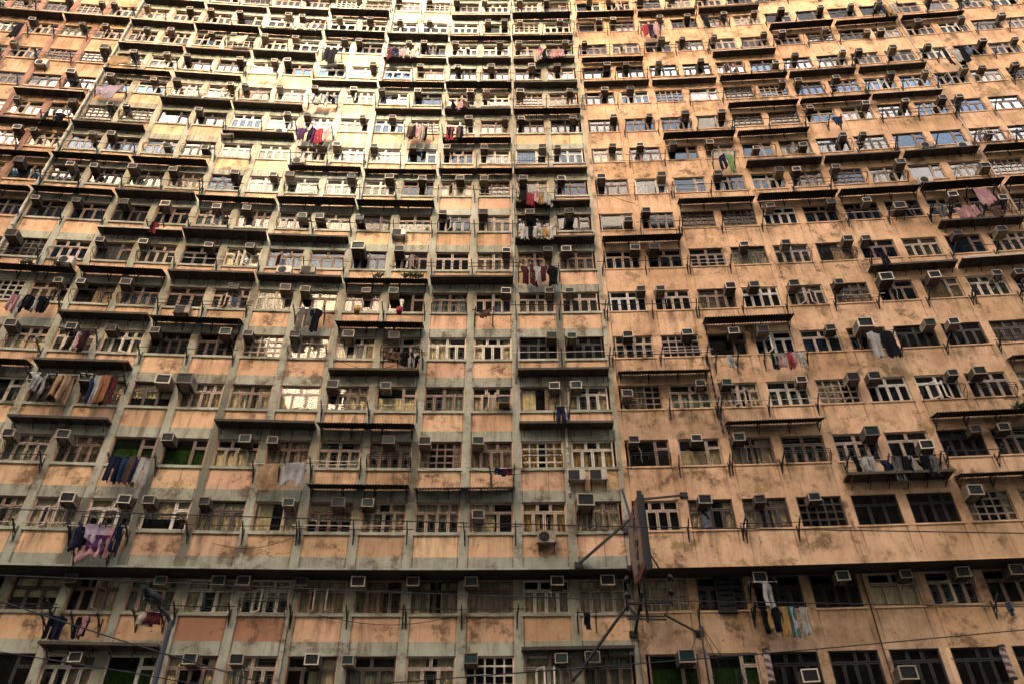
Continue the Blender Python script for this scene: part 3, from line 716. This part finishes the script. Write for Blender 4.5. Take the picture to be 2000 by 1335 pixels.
# ------------------------------------------------------------------ drying racks and rails
arm = MB(); arm.bar((0, 0, -.22), (0, -.68, .10), .04); arm.box(-.02, .02, -.035, 0, -.52, .12); arm.bar((0, -.02, -.48), (0, -.38, -.05), .028)
for k in range(4): arm.box(-.012, .012, -.30 - k * .11, -.27 - k * .11, -.06 + k * .05, .04 + k * .05)
def local(t, p): return (Matrix.Translation(t.location) @ Matrix.Rotation(t.rotation_euler.z, 4, 'Z')).inverted() @ Vector(p)
def rack(s_list, r, z, label, rods=((.45, 0.0),), over=.25):
    s = sum(s_list) / len(s_list); o = setback(r)
    t = thing('drying_rack', fpt(s, z, o), fang(s), label, 'drying rack', 'pole racks for drying clothes')
    for x in s_list: link('bracket', proto('rack_arm', arm, [M['black']]), t, local(t, fpt(x, z, o + .03)), fang(x) - t.rotation_euler.z + random.uniform(-.12, .12))
    for out, dz in rods:
        q = MB(); a, b = min(s_list) - over * .5, max(s_list) + over * .5
        q.tube([local(t, fpt(a + (b - a) * k / 4, z + dz - (.02 if k == 2 else 0), o + out)) for k in range(5)], .016, 6)
        link('rod', q.mesh('rod', [M['rust'] if random.random() < .7 else M['hose']], True), t)
    return t
def rail_mesh(n):
    q = MB()
    for k in range(n):
        z = .34 - k * .11; y = -.46
        q.tube([(-.86, 0, z - .12), (-.86, -.30, z), (-.82, -.42, z), (-.72, y, z), (0, y, z), (.72, y, z), (.82, -.42, z), (.86, -.30, z), (.86, 0, z - .12)], .014, 6)
    for x in (-.85, .85): q.bar((x, -.34, .36), (x, -.30, .02), .018); q.bar((x, -.30, .02), (x, 0, -.14), .018)
    return q
rails = {n: rail_mesh(n) for n in (1, 2, 3)}
RAILS = {-1: '6', 0: '3 4', 1: '8 11 13 16', 2: '19 20 0', 3: '6 8', 4: '1 2 9', 5: '0 1 2 17 18', 6: '5 7 9 12 22', 7: '5 6 19 20 22', 8: '1 2 17 19 23', 9: '-1 0 15 8', 10: '3 4 -2 17 19', 11: '15 17 16', 12: '2 14 19', 13: '4 10 17'}
rail_at = set()
for r, txt in RAILS.items():
    for c in map(int, txt.split()):
        q = random.Random(c + r * 9); n = q.choice((1, 2, 2, 3)); rail_at.add((c, r))
        t = thing('window_rail', fpt(c, sill(r) + .02, setback(r)), fang(c), f'thin {("single", "double", "triple")[n - 1]} iron rail curving out below {place(c, r)}', 'rail', 'iron rails under windows')
        t.scale = (q.uniform(.9, 1.05), q.uniform(.8, 1.2), q.uniform(.85, 1.15))
        link('rail_bars', proto(('rail', n), rails[n], [M['black']], True), t)
        if n > 1:
            m_ = MB()
            for k in range(6): m_.box(-.7 + k * .28, -.688 + k * .28, -.465, -.453, .02, .35)
            link('upright_bars', proto(('rail_up',), m_, [M['black']]), t)

# ------------------------------------------------------------------ laundry
def garment(kind, w, h, seed):
    r = random.Random(seed); q = MB(); nx, ny = 14, 14
    ph, ph2 = r.random() * 6, r.random() * 6; fold = r.uniform(2.2, 4.2); amp = min(.05, w * .11)
    def half(v):
        if kind == 'shirt': return .5 if v < .30 else .5 - (.16 * min(1, (v - .30) / .08))
        if kind == 'trousers': return .36 + .10 * v
        if kind == 'sock': return .5 - .12 * math.sin(v * 3)
        return .5 - .06 * math.sin(v * 3.1 + ph)
    def pt(i, j, sd):
        u, v = i / nx * 2 - 1, j / ny
        x = u * half(v) * w; zl = -h * v
        if kind == 'shirt' and v < .1: zl -= abs(u) * h * .10
        if kind in ('sheet',): zl = -h * v * (.82 + .18 * math.cos(u * 2.4 + ph)) ; x *= 1 - .12 * v
        y = amp * math.sin(u * fold * 2.2 + ph + v * 1.2) * (.25 + .75 * v) + .02 * math.sin(v * 7 + ph2)
        if kind == 'trousers' and v > .35 and abs(u) < .12: y += .05; zl += .0
        hem = r0[i] * h * (v ** 3)
        return Vector((x, y + sd * (.018 + .012 * (1 - abs(u))), zl - hem))
    r0 = [r.uniform(-.05, .07) for _ in range(nx + 1)]
    F = [[pt(i, j, -1) for i in range(nx + 1)] for j in range(ny + 1)]; B = [[pt(i, j, 1) for i in range(nx + 1)] for j in range(ny + 1)]
    def ok(i, j):
        if kind == 'trousers' and j >= ny * .4 and i in (nx // 2 - 1, nx // 2): return False
        return True
    for j in range(ny):
        for i in range(nx):
            if not ok(i, j): continue
            q.face([F[j][i], F[j + 1][i], F[j + 1][i + 1], F[j][i + 1]]); q.face([B[j][i], B[j][i + 1], B[j + 1][i + 1], B[j + 1][i]])
            if i == 0 or not ok(i - 1, j): q.face([F[j][i], B[j][i], B[j + 1][i], F[j + 1][i]])
            if i == nx - 1 or not ok(i + 1, j): q.face([F[j][i + 1], F[j + 1][i + 1], B[j + 1][i + 1], B[j][i + 1]])
    for i in range(nx): q.face([F[0][i], F[0][i + 1], B[0][i + 1], B[0][i]]); q.face([F[ny][i], B[ny][i], B[ny][i + 1], F[ny][i + 1]])
    return q
ng = 0; laundry_at = {}
for line in LAUNDRY.strip().split('\n'):
    s, h, ws, ht, desc = line.split(); s, h, ws, ht = float(s), float(h), float(ws), float(ht)
    r = int(math.floor(h + .45)); c = split_cell(s); o = setback(r); z = EYE + (H0 + h) * U; wm = ws * 2.07
    laundry_at[(c, r)] = laundry_at.get((c, r), 0) + 1; nth = laundry_at[(c, r)]; second = nth > 1
    rack([s - ws / 2 - .09, s + ws / 2 + .09], r, z + .02, f'{ordn(nth) + " laden" if second else "laden pole"} rack at {place(c, r)}' + f', holding {desc.lstrip("*").split(",")[0]} laundry', ((.55, .06),), .1)
    big = desc.startswith('*'); cols = desc.lstrip('*').split(','); n = len(cols)
    for k, cn in enumerate(cols):
        ng += 1; q = random.Random(ng * 17)
        kind = 'sheet' if big else q.choice(('shirt', 'shirt', 'towel', 'trousers'))
        if ht < .6 and not big: kind = q.choice(('towel', 'sock'))
        if cn in ('tan', 'navy', 'brown') and ht > 1 and not big: kind = 'trousers'
        gw = wm if big else max(.20, min(.55, wm / n * 1.9)); gh = ht * (1 if big else q.uniform(.7, 1.05))
        ss = s + (0 if big else ((k + .5) / n - .5) * ws)
        name = {'sheet': 'bed_sheet', 'shirt': 'shirt', 'towel': 'towel', 'trousers': 'trousers', 'sock': 'small_garment'}[kind]
        word = {'sheet': 'bed sheet', 'shirt': 'shirt', 'towel': 'towel', 'trousers': 'trousers', 'sock': 'small garment'}[kind]
        cw = {'stripe': 'striped grey', 'tan': 'tan', 'lilac': 'lilac'}.get(cn, cn)
        mt = M['cl_lilac2'] if cn == 'lilac' and big and c < 0 else M['cl_' + cn]
        g = link(name, garment(kind, gw, gh, ng).mesh(name, [mt], True), None, fpt(ss + (0 if big else q.uniform(-.06, .06)), z + .07 - (0 if big else q.uniform(0, .05)), o + .55 + q.uniform(-.03, .03)), fang(ss) + (q.uniform(-.15, .15) if big else q.uniform(-1.0, 1.0)))
        pos = ('' if n == 1 else f'{ordn(k + 1)} on pole, ') if not second else f'{ordn(k + 1)} on {ordn(nth)} pole, '
        tag(g, f'{cw} {word}, {pos}{place(c, r)}', word, 'laundry hung out along the facade')
# racks on the other pairs of windows
for r in range(-1, 15):
    for c0 in range(-7, 28, 2):
        q = random.Random(c0 * 57 + r * 3 + 1)
        if not (in_view(c0, r, 20) or in_view(c0 + 1, r, 20)): continue
        if (c0, r) in laundry_at or (c0 + 1, r) in laundry_at or q.random() > .76: continue
        if (c0, r) in rail_at and (c0 + 1, r) in rail_at: continue
        full = q.random() < .55 and (c0, r) not in rail_at and (c0 + 1, r) not in rail_at
        sl = [c0 - .47, c0 + .5, c0 + 1.47] if full else ([c0 - .47, c0 + .46] if (c0, r) not in rail_at else [c0 + .53, c0 + 1.47])
        if not full and q.random() < .5: sl = [x + (1 if (c0 + 1, r) not in rail_at and (c0, r) not in rail_at else 0) for x in sl]
        rods = [(.5, .04)] if q.random() < .7 else [(.5, .04), (.3, .0)]
        if q.random() < .22: rods = []
        cc = split_cell(sl[0] + .3)
        random.seed(c0 * 5 + r)
        rack(sl, r, sill(r) - .04 + q.uniform(-.05, .05), f'{"empty" if rods else "bare"} {"wide three" if full else "two"}-bracket rack starting at {place(cc, r)}', rods)

# ------------------------------------------------------------------ sign on its steelwork, beside the grey and pink border
t = thing('hanging_sign', (4.45, 26.3, 13.0), 0, 'tall red-edged street sign seen edge-on, braced to the facade', 'sign')
def Lp(p): return Vector(p) - t.location
pb = MB(); prof = [(27.15, 14.2), (27.0, 15.2), (26.2, 15.62), (25.45, 15.66), (25.40, 14.3), (25.45, 13.05), (26.2, 12.9), (26.9, 13.0)]
def plate(mb, pr, x0, x1, m=0):
    sk = lambda y: (y - 25.4) * -.13
    a = [Lp((x0 + sk(y), y, z)) for y, z in pr]; b = [Lp((x1 + sk(y), y, z)) for y, z in pr]; n = len(pr)
    mb.face(a, m); mb.face(b[::-1], m)
    for k in range(n): mb.face([a[k], b[k], b[(k + 1) % n], a[(k + 1) % n]], m)
M['signred'] = mat('faded_red_panel', (.09, .026, .02), .5, 0, .35, 2); M['signface'] = mat('dirty_grey_panel', (.11, .075, .052), .5, 0, .4, 2); M['ink'] = mat('dark_sign_script', (.035, .015, .012), .5, 0, 0)
plate(pb, prof, 4.42, 4.56); link('panel', pb.mesh('panel', [M['signred']]), t)
cy, cz = 26.2, 14.3
fb = MB(); plate(fb, [(cy + (y - cy) * .78, cz + (z - cz) * .84) for y, z in prof], 4.405, 4.418); link('face', fb.mesh('face', [M['signface']]), t)
sb = MB(); rr = random.Random(4)
for k in range(5):
    z0 = 15.05 - k * .40
    for j in range(6):
        a = (4.398 - .104, cy + rr.uniform(-.34, .34), z0 + rr.uniform(-.15, .15)); b = (4.398 - .104, a[1] + rr.choice((0, .25, -.22, .3)), a[2] + rr.choice((.0, -.16, .16, -.2)))
        if a != b: sb.bar(Lp(a), Lp(b), .04, .012)
link('lettering', sb.mesh('lettering', [M['ink']]), t)
eb = MB(); eb.bar(Lp((4.49, 25.40, 12.85)), Lp((4.49, 25.36, 15.8)), .17, .12); eb.bar(Lp((4.6, 25.6, 12.95)), Lp((4.6, 25.55, 15.7)), .10, .3); link('frame', eb.mesh('frame', [M['black']]), t)
for n_, (a, b, w_) in enumerate((((4.55, 25.6, 15.6), (6.6, 27.85, 17.0), .10), ((4.3, 26.9, 15.5), (2.38, 27.85, 14.2), .11), ((4.28, 27.85, 17.3), (4.35, 26.8, 15.3), .10), ((4.35, 26.8, 15.3), (4.3, 27.8, 13.9), .10),
        ((4.4, 26.6, 12.6), (4.3, 28.6, 11.9), .12), ((4.4, 26.0, 13.0), (4.45, 26.5, 11.5), .12), ((3.83, 26.5, 12.1), (2.0, 28.7, 10.3), .10), ((3.83, 26.5, 12.15), (5.33, 26.5, 12.2), .09), ((5.05, 26.5, 11.75), (6.6, 28.65, 11.9), .08),
        ((3.75, 26.5, 11.72), (5.05, 26.5, 11.7), .07), ((3.75, 26.3, 11.55), (5.05, 26.3, 11.52), .07), ((4.3, 26.9, 15.4), (4.9, 25.6, 13.0), .06), ((5.33, 26.5, 12.2), (5.05, 26.5, 11.7), .06), ((3.83, 26.5, 12.1), (4.2, 26.5, 11.6), .08))):
    q = MB(); q.bar(Lp(a), Lp(b), w_ * .72); link('strut', q.mesh('strut', [M['black']]), t)
for p in ((6.66, 27.85, 17.0), (2.38, 27.85, 14.15), (4.3, 27.85, 14.0), (4.27, 28.7, 11.9), (6.62, 28.7, 11.9), (4.3, 27.85, 15.5)):
    q = MB(); x, y, z = Lp(p); q.box(x - .15, x + .15, y - .06, y + .2, z - .11, z + .11); link('anchor_plate', q.mesh('anchor_plate', [M['black']]), t)
for p in ((3.85, 26.4, 12.35), (5.35, 26.4, 12.45), (3.9, 26.4, 12.9), (5.4, 26.4, 12.95)):
    q = MB(); q.tube([Lp(p), Lp(p) + Vector((0, .08, .12)), Lp(p) + Vector((0, .16, .22))], .11, 10, 0, .06); q.bar(Lp(p), Lp(p) + Vector((0, .1, -.4)), .04); link('floodlight', q.mesh('floodlight', [M['black']], True), t)

# ------------------------------------------------------------------ street lamp
t = thing('street_lamp', (-7.83, 18.0, 0), 0, 'grey street lamp with a drooping oval head', 'street lamp')
q = MB(); q.tube([(0, 0, 0), (0, 0, 4.2), (0, 0, 8.47)], .10, 12, 0, .055); link('pole', q.mesh('pole', [M['black']], True), t)
q = MB(); q.tube([(0, 0, 8.40), (-.10, -.02, 8.58), (-.30, -.1, 8.72), (-.34, -.14, 8.78)], .045, 10); link('arm', q.mesh('arm', [M['black']], True), t)
q = MB(); n = 16
prev = None
for k in range(9):
    a = k / 8; y = -.75 * a; w_ = .17 * math.sin(min(1, a * 1.1 + .18) * math.pi * .93) + .03; hh = .10 * math.sin(min(1, a + .12) * math.pi * .9) + .025
    ringp = [Vector((-.34 - .12 * a + w_ * math.cos(2 * math.pi * j / n), -.12 + y, 8.80 + .10 * a + hh * math.sin(2 * math.pi * j / n))) for j in range(n)]
    if prev:
        for j in range(n): q.face([prev[j], prev[(j + 1) % n], ringp[(j + 1) % n], ringp[j]])
    else: q.face(ringp[::-1])
    prev = ringp
q.face(prev); link('lamp_head', q.mesh('lamp_head', [M['black']], True), t)
q = MB(); q.tube([(-.42, -.52, 8.76), (-.42, -.52, 8.73), (-.42, -.52, 8.69)], .13, 14, 0, .06); link('lens', q.mesh('lens', [M['coil']], True), t)

# ------------------------------------------------------------------ overhead wires
def wire(pts, lab, r=.014, ext=8):
    a, b = Vector(pts[0]), Vector(pts[-1]); d0 = (Vector(pts[1]) - a).normalized(); d1 = (b - Vector(pts[-2])).normalized()
    P_ = [a - d0 * ext] + [Vector(p) for p in pts] + [b + d1 * ext]
    out = []
    for i in range(len(P_) - 1):
        p0, p1, p2, p3 = P_[max(i - 1, 0)], P_[i], P_[i + 1], P_[min(i + 2, len(P_) - 1)]
        for k in range(8):
            u = k / 8; out.append(.5 * ((2 * p1) + (p2 - p0) * u + (2 * p0 - 5 * p1 + 4 * p2 - p3) * u * u + (3 * p1 - p0 - 3 * p2 + p3) * u ** 3))
    out.append(P_[-1]); q = MB(); q.tube(out, r, 5)
    tag(link('overhead_wire', q.mesh('overhead_wire', [M['cable']], True)), lab, 'wire', 'wires across the street')
wire([(-11.46, 16, 10.26), (-.04, 16, 9.78), (11.06, 16, 9.45)], 'black wire crossing just above the ledge behind the sign', .013)
wire([(-11.51, 17, 9.15), (-.05, 17, 8.55), (11.03, 17, 8.22)], 'black wire crossing under the ledge with a dark knob on it', .011)
wire([(-7.96, 12, 6.51), (-5.8, 12, 5.86), (-3.6, 12, 5.24)], 'steep wire passing the lamp pole towards the bottom edge', .010)
wire([(-2.83, 15, 6.11), (.04, 15, 6.30), (4.76, 15, 6.62), (9.55, 15, 7.0)], 'thin wire rising across the dark bottom windows of pink block', .011)
wire([(-7.78, 13, 6.0), (-6.3, 13, 5.77), (-4.85, 13, 5.53)], 'low wire behind the lamp pole below the steep wire', .009)
q = MB(); q.tube([(10.72, 17, 8.14), (10.72, 17, 8.22), (10.72, 17, 8.30)], .07, 10); q.tube([(10.72, 17, 8.04), (10.72, 17, 8.15)], .04, 8)
tag(link('wire_insulator', q.mesh('wire_insulator', [M['cable']])), 'dark round insulator knob hanging on the wire near pink wall', 'insulator')
def sagwire(s0, s1, r, z0, z1, sag, lab):
    q = MB(); q.tube([fpt(s0 + (s1 - s0) * k / 10, (sill(r) + z0) + (z1 - z0) * k / 10 - sag * math.sin(math.pi * k / 10), setback(r) + .10) for k in range(11)], .012, 5)
    tag(link('cable', q.mesh('cable', [M['cable']], True)), lab, 'cable', 'cables slung on the wall')
for n, a in enumerate(((7.0, 9.5, -1, -.1, -.1, .35), (9.5, 10.5, -1, -.4, .6, .15), (5.0, 6.4, 0, -.55, -.3, .3), (9.5, 11.0, 1, 0, -.1, .3), (6.6, 8.3, 3, -.1, 0, .6), (15.5, 16.6, 3, .7, 0, .25), (15.4, 17.0, 6, -.3, .1, .2), (13, 15.5, 8, .05, -.05, .12), (7.5, 8.4, 5, .2, .6, .3), (12.6, 13.5, 7, .3, -.9, .1))):
    sagwire(*a, f'slack black cable slung below {place(split_cell(a[0] + .2), a[2])}')
# barber poles
for n, (x, z, lab) in enumerate(((8.62, 10.5, 'red and white striped barber pole beside second dark bottom window'), (16.73, 10.55, 'red and white striped barber pole near the far lower corner window'))):
    y = 27.9; t = thing('barber_pole', (x, y, z), 0, lab, 'barber pole', 'striped barber poles')
    q = MB(); n_ = 24; H = 1.0
    for j in range(32):
        for k in range(n_):
            a, b = 2 * math.pi * k / n_, 2 * math.pi * (k + 1) / n_; z0, z1 = -H / 2 + H * j / 32, -H / 2 + H * (j + 1) / 32
            q.face([(.11 * math.cos(a), .11 * math.sin(a), z0), (.11 * math.cos(b), .11 * math.sin(b), z0), (.11 * math.cos(b), .11 * math.sin(b), z1), (.11 * math.cos(a), .11 * math.sin(a), z1)], int(((k / n_) + j / 8) % 1 < .5))
    link('striped_cylinder', q.mesh('striped_cylinder', [M['cl_white'], M['signred']]), t)
    for zz in (-.56, .5):
        q = MB(); q.tube([(0, 0, zz), (0, 0, zz + .06)], .135, 16); q.box(-.03, .03, .1, .5, zz, zz + .05); link('end_cap', q.mesh('end_cap', [M['black']]), t)
# antenna bracket and guy lines on the pink wall
t = thing('antenna_mast', (6.6, 28.6, 9.0), 0, 'thin dark antenna mast with guy lines on lower pink wall', 'antenna')
q = MB(); q.tube([(0, -.3, -.2), (0, -.3, 3.2)], .035, 8); link('mast', q.mesh('mast', [M['black']], True), t)
q = MB()
for a, b in (((0, -.3, 3.1), (1.0, .2, .3)), ((0, -.3, 3.1), (1.3, .2, 1.0)), ((0, -.3, 3.1), (-.4, .2, 2.2)), ((.1, -.3, 1.3), (.9, -.2, .5))): q.tube([a, b], .013, 5)
link('guy_line', q.mesh('guy_line', [M['black']]), t)
q = MB()
for a, b in (((.9, -.3, 1.0), (1.25, -.3, 1.0)), ((.9, -.3, 1.0), (1.1, -.3, 1.55)), ((1.25, -.3, 1.0), (1.1, -.3, 1.55)), ((1.1, -.3, 1.6), (1.1, .1, .3)), ((.2, -.4, .4), (1.9, -.4, .9)), ((.4, -.4, .2), (1.5, -.4, 1.2))): q.bar(a, b, .03)
link('cross_arm', q.mesh('cross_arm', [M['black']]), t)
# small fittings: buckets and a louvred vent
for n, (s, r, cl, lab) in enumerate(((7.9, 4, 'red', 'red plastic bucket hanging beside sixth grey-block window'), (6.95, 4, 'mustard', 'yellowish plastic tub hanging on peach panel under seventh grey-block window'))):
    q = MB(); q.tube([(0, 0, 0), (0, 0, -.15), (0, 0, -.3)], .16, 14, 0, .12); o_ = link('bucket', q.mesh('bucket', [M['cl_' + cl]], True), None, fpt(s, sill(r) - .12, .4), 0); tag(o_, lab, 'bucket')
q = MB()
for k in range(7): q.box(-.28, .28, -.12, -.1, -.7 + k * .2, -.56 + k * .2)
ring(q, -.33, .33, -.78, .78, .06, -.14, 0)
tag(link('louvred_vent', q.mesh('louvred_vent', [M['black']]), None, fpt(14.05, sill(-1) + .65, -SETBACK), fang(14.05)), 'dark louvred vent in pink wall under the ledge', 'vent')

# ------------------------------------------------------------------ street, and unseen towers added opposite to shape the sunlight
M['asphalt'] = mat('asphalt', (.05, .05, .05), .9, 0, .3, 1); M['paving'] = mat('paving', (.10, .095, .085), .9, 0, .25, 1)
q = MB(); q.box(-400, 400, -400, 400, -.5, -.15); o_ = link('ground', q.mesh('ground', [M['asphalt']])); o_['kind'] = 'structure'
q = MB(); q.box(-120, 120, 4, 20, -.149, -.02); o_ = link('road', q.mesh('road', [M['asphalt']])); o_['kind'] = 'structure'
q = MB(); q.box(-120, 120, 20, 45, -.149, 0); q.box(-120, 120, -10, 4, -.149, 0); o_ = link('pavement', q.mesh('pavement', [M['paving']])); o_['kind'] = 'structure'
def tower_mat():
    m = mat('added_tower_render', (.27, .22, .17), .9, 0, .2, .3); nt = m.node_tree; b = nt.nodes['Principled BSDF']
    br = nt.nodes.new('ShaderNodeTexBrick'); br.offset = 0; br.inputs['Scale'].default_value = .35; br.inputs['Mortar Size'].default_value = .22; br.inputs['Brick Width'].default_value = .9; br.inputs['Row Height'].default_value = 1.0
    br.inputs['Color1'].default_value = (.07, .075, .08, 1); br.inputs['Color2'].default_value = (.12, .11, .09, 1); br.inputs['Mortar'].default_value = (.27, .22, .17, 1)
    tc = nt.nodes.new('ShaderNodeTexCoord'); mp = nt.nodes.new('ShaderNodeMapping'); mp.inputs['Rotation'].default_value = (math.radians(90), 0, 0)
    nt.links.new(tc.outputs['Object'], mp.inputs[0]); nt.links.new(mp.outputs[0], br.inputs['Vector']); nt.links.new(br.outputs[0], b.inputs['Base Color']); return m
M['tower'] = tower_mat()
for x0, x1, y0, y1, h, lab in SHADE_TOWERS:
    q = MB(); q.box(x0, x1, y0, y1, -.149, h); q.box(x0 + 2, x1 - 2, y0 + 2, y1 - 2, h, h + 3)
    tag(link('added_tower', q.mesh('added_tower', [M['tower']])), lab, 'building', 'unseen towers added to shape the sunlight')

# ------------------------------------------------------------------ light and camera
wd = bpy.data.worlds.new('World'); S.world = wd; wd.use_nodes = True; nt = wd.node_tree; bg = nt.nodes['Background']
sky = nt.nodes.new('ShaderNodeTexSky'); sky.sky_type = 'NISHITA'; sky.sun_disc = False
sky.sun_elevation = math.radians(SUN_EL); sky.sun_rotation = math.radians(180 + SUN_AZ); sky.dust_density = 6; sky.air_density = 1; sky.ozone_density = .6
hs = nt.nodes.new('ShaderNodeMix'); hs.data_type = 'RGBA'; hs.blend_type = 'MULTIPLY'; hs.inputs[0].default_value = 1; hs.inputs[7].default_value = (*SKY_TINT, 1)
nt.links.new(sky.outputs[0], hs.inputs[6]); nt.links.new(hs.outputs[2], bg.inputs[0]); bg.inputs[1].default_value = SKY
ld = bpy.data.lights.new('sun', 'SUN'); ld.energy = SUN; ld.angle = math.radians(SUN_ANGLE); ld.color = SUN_COL
lo = bpy.data.objects.new('sun', ld); COL.objects.link(lo)
a, e = math.radians(SUN_AZ), math.radians(SUN_EL)
dirv = Vector((math.sin(a) * math.cos(e), math.cos(a) * math.cos(e), -math.sin(e)))
lo.rotation_euler = dirv.to_track_quat('-Z', 'Y').to_euler(); lo.location = (-20, -30, 60)
cd = bpy.data.cameras.new('camera'); co = bpy.data.objects.new('camera', cd); COL.objects.link(co); S.camera = co
cd.sensor_width = 36; cd.lens = 1560 / 2000 * 36; cd.clip_end = 2000; cd.clip_start = .1
R = Matrix.Rotation(math.radians(90 + 39.8894), 4, 'X') @ Matrix.Rotation(math.radians(-.52543), 4, 'Z')
co.matrix_world = Matrix.Translation((0, 0, EYE)) @ R
vs = S.view_settings; vs.view_transform = 'Standard'; vs.look = 'None'; vs.exposure = EXPOSURE; vs.gamma = 1
cy_ = S.cycles; cy_.max_bounces = 6; cy_.diffuse_bounces = 2; cy_.glossy_bounces = 3; cy_.transparent_max_bounces = 10; cy_.use_denoising = True; cy_.caustics_reflective = False; cy_.caustics_refractive = False
